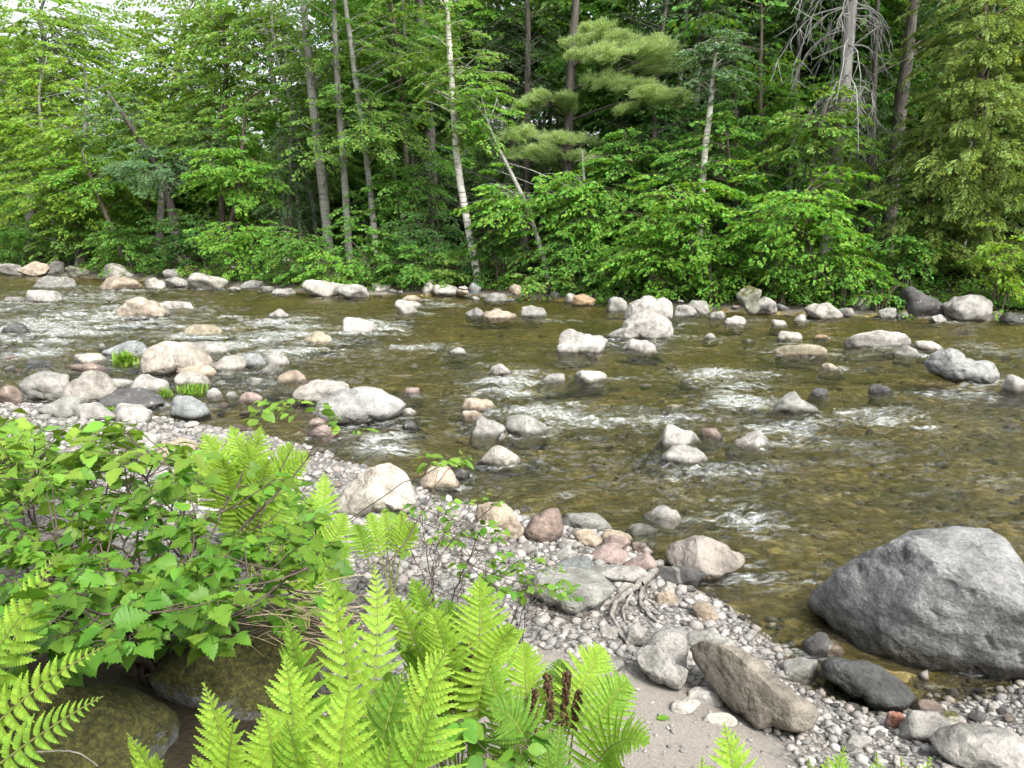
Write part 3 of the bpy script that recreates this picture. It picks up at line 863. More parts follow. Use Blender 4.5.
 ((939, 711, 957, 727), 'r', 'green', "small olive stone below the huge boulder", G_NEAR),
 ((968, 711, 986, 725), 'r', 'dark', "small dark stone below the huge boulder's right side", G_NEAR),
 ((978, 725, 1005, 738), 'f', 'dark', "thin dark slab above the bone-shaped rock", G_NEAR),
 ((986, 702, 994, 713), 'r', 'pale', "upright pale pebble below the huge boulder", G_NEAR),
 ((845, 735, 872, 747), 'f', 'mid', "flat grey stone on the gravel left of the rust-red flake", G_NEAR),
 ((560, 590, 585, 600), 'f', 'mid', "small grey chip resting on the grey-green slab's front", G_NEAR),
 ((617, 582, 634, 596), 'r', 'pale', "pale pebble just above the bleached root", G_NEAR),
 ((655, 590, 678, 606), 'f', 'tan', "tan tapered stone below the flat dark-sided one", G_NEAR),
 ((660, 582, 676, 594), 'f', 'pale', "pale tapered stone right under the flat dark-sided one", G_NEAR),
 ((600, 626, 622, 637), 'r', 'white', "white cobble on the gravel left of the bleached root", G_NEAR),
]
for box, st, colr, lab, grp in R:
    big = (box[2] - box[0]) > 30
    mt = M_LIGHTMOSS if colr == 'green' else M_ROCK
    place_rock("boulder" if big else "stone", box, st, colr, lab, grp, mat=mt, cat="boulder" if big else "stone")
outline_rock("boulder", [(820, 664), (828, 658), (850, 660), (872, 664), (888, 672), (904, 684), (916, 700), (908, 710), (888, 712), (862, 700), (838, 686), (822, 676)],
             0.30, (0.055, 0.057, 0.058), "black angular rock wedged in front of the huge boulder", G_NEAR, base_y=712, sub=6, seed=41, a=0.6, cuts=[(0.2, -0.7, 0.5, 0.09), (-0.2, -0.8, -0.3, 0.12)])
# ------------------------------------------------------------------ small stones, gravel, driftwood
proto = []
for k in range(9):
    r = np.random.default_rng(900 + k)
    b = Buf()
    v, f = rock_shape(r, (1.0, r.uniform(.7, .95), r.uniform(.45, .75)), 3, 'rraff'[k % 5])
    b.add(v, f)
    proto.append(b.mesh("stone"))
for me in proto: me.materials.append(M_ROCK)
stone_cols = ['pale', 'mid', 'grey', 'mid', 'tan', 'mid', 'pink', 'dark', 'pale', 'blue']
taken = [(b[0][0], b[0][1], b[0][2], b[0][3]) for b in R]
def stone_at(px, py, wpx, label, group, r, force=False, name='stone', sink=.08):
    if not force and any(a - 2 < px < c + 2 and b - 2 < py < d + 3 for a, b, c, d in taken): return
    g = hit(px, py)
    w = wpx / F * depth_of(g)
    o = bpy.data.objects.new(name, proto[int(r.integers(len(proto)))])
    COL.objects.link(o)
    o.scale = (w, w * r.uniform(.75, 1.1), w * r.uniform(.7, 1.0))
    o.rotation_euler = (r.uniform(-.2, .2), r.uniform(-.2, .2), r.uniform(0, 6.28))
    o.location = (g[0], g[1] + .4 * w, max(g[2], H(g[0], g[1] + .4 * w)) + sink * w)
    o.color = (*(np.array(C_[stone_cols[int(r.integers(len(stone_cols)))]]) * r.uniform(.85, 1.1)), 1)
    tag(o, label, name, group)
    taken.append((px - wpx / 2, py - wpx / 2, px + wpx / 2, py))
r = np.random.default_rng(52)
for k in range(70):
    px, py = r.uniform(200, 1020), r.uniform(318, 470)
    if py > 400 and px < 460: continue
    if onz(px, py, 0)[1] < 4.6: continue
    stone_at(px, py, r.uniform(7, 18), "small low stone breaking the surface in the shallow river", "small stones awash in the river", r, name="pebble", sink=-.14)
r = np.random.default_rng(51)
for k in range(210):
    px = r.uniform(-5, 1030) if k % 3 else r.uniform(-5, 480)
    py = np.interp(px, [p[0] for p in FAR_PX], [p[1] for p in FAR_PX]) + r.uniform(-10, 4) * (1.0 if px < 500 else .8)
    stone_at(px, py, r.uniform(5, 18), "small grey or brown stone packed among the boulders of the far waterline", "small stones of the far waterline", r, name="cobble")
for k in range(130):
    px, py = r.uniform(-5, 330), r.uniform(348, 445)
    if py > 425 and px < 150: continue
    stone_at(px, py, r.uniform(6, 16), "small stone lying between the boulders of the left rock cluster", "small stones of the left rock cluster", r, name="cobble")
for k in range(95):
    t = r.uniform(0, 1)
    px = 330 + t * 420
    py = np.interp(px, [p[0] for p in NEAR_PX], [p[1] for p in NEAR_PX]) + r.uniform(-3, 50)
    if 600 < px < 720 and py > 640: continue
    stone_at(px, py, r.uniform(7, 15), "small rounded stone on the gravel bar near the water", "small stones of the gravel bar", r)
for k in range(26):
    px, py = r.uniform(830, 1020), r.uniform(690, 760)
    stone_at(px, py, r.uniform(8, 17), "small stone on the wet gravel below the huge boulder", "small stones below the huge boulder", r)

# ------------------------------------------------------------------ the river
RIFFLE_PX = [(60, 300, 130, 20, .7), (40, 330, 120, 34, 1.0), (250, 335, 90, 22, 1.0), (150, 325, 120, 16, .8), (310, 350, 60, 16, .9), (370, 330, 60, 14, .9), (440, 305, 60, 8, .6), (410, 350, 90, 10, .7),
             (500, 385, 60, 22, 1.0), (540, 420, 120, 22, .9), (640, 425, 90, 16, .7), (390, 440, 50, 26, .9), (270, 390, 50, 18, .7), (720, 380, 70, 14, .9), (740, 405, 60, 16, 1.0), (800, 430, 110, 18, .8),
             (880, 420, 80, 16, .7), (790, 350, 60, 8, .7), (640, 345, 70, 9, .8), (980, 350, 50, 10, .7), (960, 395, 70, 10, .7), (740, 470, 110, 16, .6), (620, 495, 90, 16, .6), (740, 520, 70, 20, .7),
             (860, 495, 110, 14, .5), (980, 480, 60, 12, .4), (560, 320, 60, 6, .5), (690, 325, 60, 6, .5), (30, 355, 60, 12, .8), (800, 652, 25, 12, .8)]
wx_u = np.linspace(-1.15, 1.15, 760)
wy = [1.9]
while wy[-1] < 75: wy.append(wy[-1] * 1.0034 + 0.002)
wy = np.array(wy)
WX = wx_u[None, :] * wy[:, None]
WY = np.repeat(wy[:, None], len(wx_u), 1)
WP = np.c_[WX.ravel(), WY.ravel()]
rif = np.zeros(len(WP))
den = WP[:, 1] * CP + CZ * SP
wpx = 512 + F * WP[:, 0] / den
wpy = 384 - F * (WP[:, 1] * SP - CZ * CP) / den
for cx, cyy, rx, ry, a in RIFFLE_PX:
    # each riffle is a patch of broken water at its own place on the river
    c0 = onz(cx, cyy, 0)
    wxr = rx / F * c0[1]
    wyr = max(abs(onz(cx, cyy - ry, 0)[1] - c0[1]), 0.12)
    q = ((WP[:, 0] - c0[0]) / wxr) ** 2 + ((WP[:, 1] - c0[1]) / wyr) ** 2
    rif = np.maximum(rif, a * np.exp(-q * 1.1))
for x_, y_, w_ in WROCKS:
    # water heaps up against each stone and trails away downstream of it
    near_ = np.abs(WP[:, 1] - y_) < 3 * w_ + .3
    dx, dy = WP[near_, 0] - x_, WP[near_, 1] - y_
    q = (np.where(dx > 0, dx / (2.4 * w_), dx / (.75 * w_))) ** 2 + (dy / (.55 * w_ + .05)) ** 2
    rif[near_] = np.maximum(rif[near_], .62 * np.exp(-q * 1.2))
z0 = np.zeros(len(WP))
wob = fbm(np.c_[WP[:, 0] * 0.9, WP[:, 1] * 2.0, z0], 3)
rif = np.clip(rif * (0.9 + 0.8 * wob), 0, 1)
def ridged(P, o):
    return 1 - 2 * np.abs(fbm(P, o))
warp = 0.35 * np.c_[pnoise(np.c_[WP * 0.7, z0 + 5]), pnoise(np.c_[WP * 0.7, z0 + 9])]
Q = WP + warp
calm = 0.72 + 0.75 * (fbm(np.c_[WP * np.array([0.25, 0.6]), z0 + 2], 2))
amp = np.clip(calm, 0.28, 1.5) + 1.1 * rif
farfade = 1.0 + 0.03 * np.maximum(WP[:, 1] - 4, 0)
near_soft = sstep(2.6, 5.0, WP[:, 1]) * 0.65 + 0.35
wz = amp * (0.011 * fbm(np.c_[Q * np.array([1.6, 3.0]), z0], 2) + 0.015 * ridged(np.c_[Q * np.array([3.6, 7.5]), z0 + 4], 2) + 0.0032 * fbm(np.c_[Q * np.array([14.0, 22.0]), z0 + 8], 2))
wz += rif * 0.018 * np.maximum(ridged(np.c_[Q * np.array([2.6, 5.5]), z0 + 12], 2), -0.3)
wz *= 1.55 * near_soft * np.minimum(farfade, 1.5)
wnx, wny = len(wx_u), len(wy)
ii = (np.arange(wny - 1)[:, None] * wnx + np.arange(wnx - 1)[None, :])
wq = np.stack([ii, ii + 1, ii + wnx + 1, ii + wnx], -1).reshape(-1, 4)
# keep only water that is not deep under the banks
hw, dwn, dwf = land(WP)
keepv = (dwn < 0.6) & (dwf < 1.2)
keep = keepv[wq].all(1)
wq = wq[keep]
used = np.unique(wq)
remap = np.full(len(WP), -1); remap[used] = np.arange(len(used))

def water_material():
    m, nt, b, N, L = new_mat("river_water")
    nt.nodes.remove(b)
    tc = N("ShaderNodeTexCoord")
    at_ = N("ShaderNodeAttribute"); at_.attribute_name = "riffle"
    rf = at_.outputs['Fac']
    mp = N("ShaderNodeMapping"); mp.inputs['Scale'].default_value = (1, 1.8, 1)
    L(tc.outputs['Object'], mp.inputs['Vector'])
    n1 = noise(nt, mp.outputs[0], 11.0, 5, 0.6, 0.6)
    n2 = noise(nt, mp.outputs[0], 30.0, 4, 0.7, 0.5)
    st = math_node(nt, 'ADD', 0.62, math_node(nt, 'MULTIPLY', rf, 1.0))
    n0 = noise(nt, mp.outputs[0], 3.7, 3, 0.55, 0.8)
    h = math_node(nt, 'MULTIPLY', math_node(nt, 'ADD', math_node(nt, 'ADD', n1, math_node(nt, 'MULTIPLY', n0, 1.3)), math_node(nt, 'MULTIPLY', n2, 0.45)), st)
    nrm = bump(nt, h, 0.95, 0.055)
    gl = N("ShaderNodeBsdfGlossy"); gl.inputs['Roughness'].default_value = 0.06
    gl.inputs['Color'].default_value = (1, 1, 1, 1)
    tr = N("ShaderNodeBsdfTransparent"); tr.inputs['Color'].default_value = (0.86, 0.87, 0.66, 1)
    fr = N("ShaderNodeFresnel"); fr.inputs['IOR'].default_value = 1.33
    L(nrm, gl.inputs['Normal']); L(nrm, fr.inputs['Normal'])
    mx = N("ShaderNodeMixShader")
    L(fr.outputs[0], mx.inputs[0]); L(tr.outputs[0], mx.inputs[1]); L(gl.outputs[0], mx.inputs[2])
    # foam and bubbles in the broken water, spread wider to paint silvery sky reflections
    fo = N("ShaderNodeBsdfDiffuse"); fo.inputs['Color'].default_value = (0.50, 0.53, 0.52, 1)
    mp2 = N("ShaderNodeMapping"); mp2.inputs['Scale'].default_value = (1, 3.4, 1)
    L(tc.outputs['Object'], mp2.inputs['Vector'])
    n3 = noise(nt, mp2.outputs[0], 5.0, 7, 0.72, 0.8)
    ff = math_node(nt, 'ADD', n3, math_node(nt, 'MULTIPLY', rf, 0.335))
    fm = ramp(nt, ff, [(0.68, 0.0), (0.88, 0.8)])
    mp3 = N("ShaderNodeMapping"); mp3.inputs['Scale'].default_value = (1, 3.0, 1)
    L(tc.outputs['Object'], mp3.inputs['Vector'])
    fm = math_node(nt, 'MULTIPLY', fm, ramp(nt, noise(nt, mp3.outputs[0], 19.0, 5, 0.75, 1.2), [(0.42, 0.05), (0.60, 1.0)]))
    mx2 = N("ShaderNodeMixShader")
    L(fm, mx2.inputs[0]); L(mx.outputs[0], mx2.inputs[1]); L(fo.outputs[0], mx2.inputs[2])
    L(mx2.outputs[0], nt.nodes["Material Output"].inputs['Surface'])
    return m
wb = Buf()
wb.add(np.c_[WP, wz][used], remap[wq])
river = wb.build("river_water", water_material())
tag(river, kind="structure")
vattr(river, "riffle", rif[used])

def pebble_mat(name, cols, rough=0.8):
    m, nt, b, N, L = new_mat(name)
    g = N("ShaderNodeNewGeometry")
    c = ramp(nt, g.outputs['Random Per Island'], [(i / (len(cols) - 1), x) for i, x in enumerate(cols)])
    tc = N("ShaderNodeTexCoord")
    n = noise(nt, tc.outputs['Object'], 90.0, 3, 0.6)
    c = mixc(nt, 1.0, c, ramp(nt, n, [(0.3, (0.7, 0.7, 0.7)), (0.7, (1.2, 1.2, 1.2))]), 'MULTIPLY')
    sp = N("ShaderNodeSeparateXYZ")
    L(g.outputs['Position'], sp.inputs[0])
    wet = ramp(nt, math_node(nt, 'MULTIPLY', sp.outputs[2], 10.0), [(0.1, 1.0), (0.45, 0.0)])
    c = mixc(nt, wet, c, mixc(nt, 1.0, c, (0.40, 0.36, 0.28), 'MULTIPLY'))
    L(c, b.inputs['Base Color'])
    b.inputs['Roughness'].default_value = rough
    b.inputs['Specular IOR Level'].default_value = 0.3
    return m

def pebbles(name, P, Z, S, mat, seed, sub=1, flat=(0.4, 0.75)):
    r = np.random.default_rng(seed)
    d, f = sphere(sub)
    n = len(P)
    sc = np.c_[r.uniform(.75, 1.25, n), r.uniform(.65, 1.0, n), r.uniform(flat[0], flat[1], n)] * S[:, None] / 2
    lump = 1 + 0.16 * r.normal(size=(n, len(d)))
    v = d[None] * sc[:, None, :] * np.clip(lump, .65, 1.4)[:, :, None]
    a = r.uniform(0, 6.28, n); t = r.normal(0, .25, n)
    ca, sa, ct, st = np.cos(a)[:, None], np.sin(a)[:, None], np.cos(t)[:, None], np.sin(t)[:, None]
    x, y, z = v[..., 0], v[..., 1], v[..., 2]
    y, z = y * ct - z * st, y * st + z * ct
    x, y = x * ca - y * sa, x * sa + y * ca
    v = np.stack([x + P[:, 0, None], y + P[:, 1, None], z + (Z + S * 0.14)[:, None]], -1)
    ff = (f[None] + (np.arange(n) * len(d))[:, None, None]).reshape(-1, 3)
    b = Buf(); b.add(v.reshape(-1, 3), ff)
    return b.build(name, mat)

r = np.random.default_rng(77)
n = 150000
dist = 1.6 + 8.5 * r.uniform(0, 1, n) ** 1.5
P = np.c_[r.uniform(-1.15, 1.0, n) * dist, dist]
h, dn, df = land(P)
sw = np.zeros(n)
for c_, r_ in sand_c:
    sw = np.maximum(sw, sstep(r_, r_ * .6, np.linalg.norm(P - c_, axis=1)))
clump = fbm(np.c_[P * 2.3, np.zeros(n)], 3)
prob = sstep(-.28, 0.02, dn) * sstep(2.4, 1.5, dn) * np.where(sw > .4, 0.40, 1.0) * np.clip(.75 + .8 * clump, .1, 1)
prob *= 1 - .8 * sstep(-.5, -.9, P[:, 0]) * sstep(3.3, 2.8, P[:, 1])
ok = (r.uniform(0, 1, n) < prob)
P, h, dn, sw = P[ok], h[ok], dn[ok], sw[ok]
S = 0.009 + 0.055 * r.uniform(0, 1, len(P)) ** 3.6
S *= np.where(sw > .4, .45, 1.0) * np.clip(P[:, 1] / 3.0, .7, 1.6)
take = slice(0, 22000)
tag(pebbles("gravel", P[take], h[take], S[take], pebble_mat("gravel_pebbles", [(0.08, .078, .074), (0.17, .165, .155), (0.235, .226, .21), (0.13, .127, .121), (0.29, .28, .262), (0.21, .184, .168), (0.36, .354, .338)]), 5), kind="stuff")
n = 26000
dist = 2.2 + 9.0 * r.uniform(0, 1, n) ** 1.3
P = np.c_[r.uniform(-.72, .75, n) * dist, dist]
h, dn, df = land(P)
clump = fbm(np.c_[P * 1.5, np.zeros(n)], 3)
ok = (dn < -.05) & (r.uniform(0, 1, n) < np.clip(.30 + .6 * clump, .04, 1)) & (df < -1)
P, h = P[ok][:2600], h[ok][:2600]
S = 0.025 + 0.10 * r.uniform(0, 1, len(P)) ** 2.6
S = np.minimum(S, np.maximum(.02, -h * 1.1))
tag(pebbles("riverbed_pebbles", P, h - .012, S, pebble_mat("riverbed_stones", [(0.06, .052, .024), (0.11, .095, .042), (0.15, .13, .065), (0.08, .07, .036), (0.21, .185, .11), (0.13, .095, .055), (0.28, .25, .18)], .6), 6), kind="stuff")

M_DRIFT = bark_mat("bleached_wood", (0.09, 0.082, 0.072), (0.25, 0.235, 0.215), 30, .3, .006)
M_TWIG = bark_mat("dark_twig", (0.035, 0.025, 0.02), (0.10, 0.08, 0.065), 30, .3, .002)
M_STRAW = bark_mat("dry_straw", (0.22, 0.17, 0.11), (0.40, 0.33, 0.23), 40, .3, .001)
def ground_path(pxs, lift, n=26):
    P = []
    for x, y in pxs:
        g = hit(x, y, False)
        P.append(g)
    P = spline(P, n)
    for p in P: p[2] = H(p[0], p[1])
    L_ = np.interp(np.linspace(0, 1, n), np.linspace(0, 1, len(lift)), lift)
    P[:, 2] += L_
    return P
db = Buf()
def root(pxs, lift, r0, r1, n=30):
    p = ground_path(pxs, lift, n)
    s = np.linspace(0, 1, n)
    wob = np.c_[fbm(np.c_[s * 6, np.full(n, pxs[0][0]), np.zeros(n)], 2), fbm(np.c_[s * 6, np.full(n, pxs[0][1]), np.ones(n)], 2), fbm(np.c_[s * 5, np.full(n, 3.), np.ones(n)], 2)] * .010
    rr = (r0 + (r1 - r0) * s) * (1 + .25 * pnoise(np.c_[s * 9, np.full(n, pxs[0][0] * .37), np.zeros(n)]))
    tube(db, p + wob - np.array([0, 0, .006]), rr * .85, 9)
root([(648, 584), (636, 594), (621, 606), (613, 616), (615, 629), (623, 641), (634, 656)], [.035, .05, .05, .03, .02], .020, .008)
root([(650, 582), (640, 590), (628, 598), (612, 603), (604, 611)], [.04, .055, .04, .02, .01], .026, .008)
root([(646, 586), (640, 598), (643, 612), (654, 622), (665, 629)], [.04, .03, .02, .012], .015, .006)
root([(634, 596), (624, 612), (624, 622)], [.05, .03, .01], .012, .006, 16)
root([(655, 579), (648, 586), (640, 592)], [.06, .06, .05], .024, .026, 12)
root([(641, 600), (652, 604), (661, 612)], [.03, .015, .01], .007, .003, 14)
dw = db.build("driftwood_root", M_DRIFT)
tag(dw, "bleached twisted tree root lying on the gravel", "driftwood")
def stick(pxs, lift, r0, r1, label, mat, name="twig"):
    b = Buf()
    p = ground_path(pxs, lift, 16)
    tube(b, p, np.linspace(r0, r1, 16), 6)
    o = b.build(name, mat); tag(o, label, "stick")
stick([(548, 619), (562, 622), (580, 624)], [.015, .02, .012], .006, .003, "short dark stick on gravel below the grey-green slab", M_TWIG)
stick([(654, 590), (648, 596), (645, 604)], [.02, .03, .02], .004, .002, "thin pale stick under the wedge boulder", M_DRIFT)
stick([(596, 614), (584, 620), (570, 619)], [.015, .02, .01], .004, .002, "thin dark stick at the foot of the grey-green slab", M_TWIG)

# ------------------------------------------------------------------ leaves
class Leaves:
    def __init__(s): s.parts = []
    def add(s, pos, d, nrm, ln, wd, curl=0.12, mat=0):
        d = unit(d); side = unit(np.cross(d, nrm)); nn = np.cross(side, d)
        ln = np.broadcast_to(np.asarray(ln, float), (len(pos),))[:, None]
        wd = np.broadcast_to(np.asarray(wd, float), (len(pos),))[:, None]
        mid = pos + d * ln * .42 + nn * ln * curl
        tip = pos + d * ln - nn * ln * curl * .4
        v = np.stack([pos, mid + side * wd / 2, tip, mid - side * wd / 2], 1)
        s.parts.append((v, mat))
    def into(s, buf, matmap=lambda m: m):
        for v, m in s.parts:
            buf.add(v.reshape(-1, 3), np.arange(len(v) * 4).reshape(-1, 4), matmap(m), False)

def sprays(L, tw, P, out, l, nleaf, ll, r, droop=0.25, wid=.62, njit=.62, fan=.5, mat=0, twr=.006):
    """flat leafy branchlets centred on P that reach along `out`"""
    S = len(P)
    out = unit(out)
    up = np.array([0, 0, 1.0])
    side = unit(np.cross(out, up))
    l = np.broadcast_to(np.asarray(l, float), (S,))
    t = r.uniform(0, 1, (S, nleaf)) ** .85
    sg = r.choice([-1, 1], (S, nleaf))
    wmax = fan * (1 - .72 * t)
    o = sg * wmax * r.uniform(.05, 1, (S, nleaf))
    back = np.abs(o) * .55
    tt = t - .5 + back * .3
    pos = P[:, None, :] + out[:, None, :] * (tt * l[:, None])[..., None] + side[:, None, :] * (o * l[:, None])[..., None]
    pos[..., 2] -= (droop * (t ** 2) * l[:, None]) + np.abs(o) * l[:, None] * .25 * droop / .25 + r.normal(0, .018, (S, nleaf))
    ang = sg * r.uniform(.15, 1.1, (S, nleaf))
    d = out[:, None, :] * np.cos(ang)[..., None] + side[:, None, :] * np.sin(ang)[..., None]
    d[..., 2] -= r.uniform(.0, .55, (S, nleaf)) + droop * t * .8
    nrm = np.zeros((S, nleaf, 3)); nrm[..., 2] = .75
    nrm += .55 * out[:, None, :]
    nrm += r.normal(0, njit, nrm.shape)
    sz = ll * r.uniform(.65, 1.25, (S, nleaf))
    L.add(pos.reshape(-1, 3), d.reshape(-1, 3), nrm.reshape(-1, 3), sz.ravel(), sz.ravel() * wid, mat=mat)
    if tw is not None:
        for k in range(S):
            a = P[k] - out[k] * l[k] * .6
            c = P[k] + out[k] * l[k] * .42; c[2] -= droop * l[k] * .7
            tube(tw, bez(a, P[k] + np.array([0, 0, .06 * l[k]]), c, 4), [twr, twr * .75, twr * .5, twr * .25], 3, 1)

def crown(L, tw, c, rad, axis_xy, r, dens=1.0, ll=.10, nleaf=30, l=.75, mode='broad', trunk_pts=None, layer=.5, mat=0, shell=.35, limb_r=.022):
    S = max(6, int(dens * 11 * (rad[0] * rad[2] + rad[0] * rad[1] + rad[1] * rad[2])))
    d = unit(r.normal(size=(S, 3)))
    # the crown is uneven: lobes and gaps
    lob = 1 + .30 * fbm(d * 1.8 + r.uniform(0, 30, 3), 2)
    u = r.uniform(shell ** 2, 1, S) ** .5
    P = c + d * np.array(rad) * (u * lob)[:, None]
    gap = fbm(P * .9 + r.uniform(0, 30, 3), 2)
    P = P[gap > -.30]
    S = len(P)
    if layer: P[:, 2] = np.round(P[:, 2] / layer + .25 * np.sin(P[:, 0] * 1.1 + P[:, 1])) * layer + r.normal(0, .26, S)
    out = P - np.array([axis_xy[0], axis_xy[1], 0]); 
    rel = (P[:, 2] - c[2]) / rad[2]
    out[:, 2] = 0
    out = unit(out + r.normal(0, .25, out.shape) * np.array([1, 1, 0]))
    out[:, 2] = .25 * rel - .12
    if mode == 'broad':
        sprays(L, tw, P, out, l * r.uniform(.7, 1.25, S), nleaf, ll, r, mat=mat)
    elif mode == 'cedar':
        out[:, 2] -= .12
        sprays(L, tw, P, out, l * r.uniform(.6, 1.2, S), nleaf, ll, r, droop=.3, wid=.36, njit=.8, fan=.42, mat=mat)
    elif mode == 'hemlock':
        out[:, 2] -= .15
        sprays(L, tw, P, out, l * r.uniform(.6, 1.2, S), nleaf, ll, r, droop=.3, wid=.28, njit=.35, fan=.42, mat=mat)
    elif mode == 'pine':
        needles(L, P, out, r, nleaf, ll, mat)
    if trunk_pts is not None and tw is not None:
        zs = trunk_pts[:, 2]
        for k in range(0, S, 5 if mode != 'cedar' else 9):
            z = min(max(P[k, 2] - .35 * np.hypot(*(P[k, :2] - np.array(axis_xy))) - .1, zs.min()), zs.max())
            o3 = np.argsort(zs)
            a = np.array([np.interp(z, zs[o3], trunk_pts[o3, i]) for i in range(3)])
            if np.linalg.norm(P[k] - a) > 6: continue
            m = (a + P[k]) / 2 + np.array([0, 0, .12]) + r.normal(0, .08, 3)
            tube(tw, bez(a, m, P[k], 7), np.linspace(limb_r, limb_r * .3, 7), 5, 1)

def needles(L, P, out, r, n, ll, mat=0):
    S = len(P)
    u = r.normal(size=(S, n, 3)); u[..., 2] = np.abs(u[..., 2]) * .8
    d = unit(u + out[:, None, :] * .8)
    pos = np.repeat(P[:, None, :], n, 1) + out[:, None, :] * r.uniform(-.13, .13, (S, n, 1)) + r.normal(0, .02, (S, n, 3))
    L.add(pos.reshape(-1, 3), d.reshape(-1, 3), r.normal(size=(S * n, 3)), ll * r.uniform(.8, 1.2, S * n), ll * .10, curl=0, mat=mat)

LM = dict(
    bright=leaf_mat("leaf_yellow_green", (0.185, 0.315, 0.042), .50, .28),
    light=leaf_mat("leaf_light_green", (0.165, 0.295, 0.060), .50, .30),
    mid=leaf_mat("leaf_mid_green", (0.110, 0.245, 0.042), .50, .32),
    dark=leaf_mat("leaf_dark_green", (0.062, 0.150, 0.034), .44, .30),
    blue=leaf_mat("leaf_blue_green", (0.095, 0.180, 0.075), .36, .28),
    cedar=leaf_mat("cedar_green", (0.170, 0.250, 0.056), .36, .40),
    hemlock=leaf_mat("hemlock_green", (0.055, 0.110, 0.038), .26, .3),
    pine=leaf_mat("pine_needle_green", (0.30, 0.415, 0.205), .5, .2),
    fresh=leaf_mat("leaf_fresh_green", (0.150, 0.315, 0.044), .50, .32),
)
BK = dict(
    grey=bark_mat("grey_bark", (0.08, 0.077, 0.07), (0.20, 0.195, 0.18), 9, .25, .02, (0.24, 0.25, 0.22)),
    dark=bark_mat("dark_bark", (0.035, 0.03, 0.026), (0.11, 0.10, 0.09), 9, .2, .03),
    brown=bark_mat("brown_bark", (0.05, 0.04, 0.032), (0.15, 0.125, 0.10), 9, .2, .03),
    birch=birch_mat("white_birch_bark"),
    aspen=birch_mat("pale_aspen_bark", (0.20, 0.20, 0.18), (0.06, 0.055, 0.05)),
    dead=bark_mat("dead_grey_wood", (0.17, 0.165, 0.16), (0.36, 0.355, 0.34), 12, .2, .01),
)

def ell(cx, cyy, rx, ry, Y, dr=.8):
    c = at(cx, cyy, Y)
    s = depth_of(c) / F
    return c, np.array([rx * s, max(rx * s * dr, .5), ry * s])

def make_tree(name, label, cat, path, off, rpx, bark, crowns, leaf, group=None, seed=0, top=None, topcrown=True, flare=1.5):
    """path: pixel points of the trunk from the ground up; crowns: (cx, cy, rx, ry, extra distance, density, mode)"""
    r = np.random.default_rng(seed + 1000)
    Y = shoreY(path[0][0]) + off
    pts = [at(x, y, Y + .012 * (i + 1) * 0) for i, (x, y) in enumerate(path)]
    base = pts[0].copy()
    gz = H(base[0], base[1])
    if base[2] > gz + .05:
        d = pts[0] - pts[1]
        k = min((base[2] - gz) / max(-d[2], .3), 3.0)
        b2 = base + d * k * .6; b2[2] = gz - .15
        pts.insert(0, b2)
    else:
        pts[0][2] = gz - .15
    if top:
        d = unit(pts[-1] - pts[-2])
        k = (top - pts[-1][2]) / max(d[2], .4)
        pts.append(pts[-1] + d * k * .5 + r.normal(0, .15, 3) * np.array([1, 1, 0]))
        pts.append(pts[-1] + d * k * .5 + r.normal(0, .25, 3) * np.array([1, 1, 0]))
    n = max(14, int(4 * len(pts)))
    T = spline(pts, n)
    s = np.linspace(0, 1, n)
    r0 = rpx / F * Y
    rr = r0 * np.interp(s, [0, .06, .5, 1], [flare, 1.08, .85, .18 if (top or len(path) < 3) else .3])
    root_ = empty(name, (T[0][0], T[0][1], gz), label, cat, group)
    o3 = np.array([T[0][0], T[0][1], gz])
    tb = Buf()
    kn = 1 + .10 * pnoise(np.c_[s * 14, np.full(n, seed * 1.7), np.zeros(n)])
    tube(tb, T, rr * kn, 10)
    L, cw = Leaves(), Buf()
    cr = list(crowns)
    for (cx, cyy, rx, ry, ex, dens, mode) in cr:
        c, rad = ell(cx, cyy, rx, ry, Y + ex)
        ax = (np.interp(c[2], T[:, 2], T[:, 0]), np.interp(c[2], T[:, 2], T[:, 1]))
        kw = dict(broad=dict(ll=.135, nleaf=46, l=.85), small=dict(ll=.095, nleaf=60, l=.75), cedar=dict(ll=.095, nleaf=105, l=.60, layer=0, shell=.5), hemlock=dict(ll=.085, nleaf=70, l=.85, layer=.3),
                  pine=dict(ll=.15, nleaf=34, layer=.0, shell=.1), soft=dict(ll=.095, nleaf=64, l=.75, layer=.0))[mode]
        md = mode if mode in ('cedar', 'hemlock', 'pine') else 'broad'
        dens *= 1.5
        crown(L, cw, c, rad, ax, r, dens, mode=md, trunk_pts=T, **kw)
    if top and topcrown:
        c = T[-1] - np.array([0, 0, 2.0])
        crown(L, cw, c, np.array([2.2, 2.2, 2.4]), (c[0], c[1]), r, .32, ll=.20, nleaf=22, l=1.0, trunk_pts=T)
    tb.build("trunk", BK[bark], root_, o3)
    L.into(cw)
    if cw.n: cw.build("crown", [LM[leaf], BK[bark]], root_, o3)
    return root_
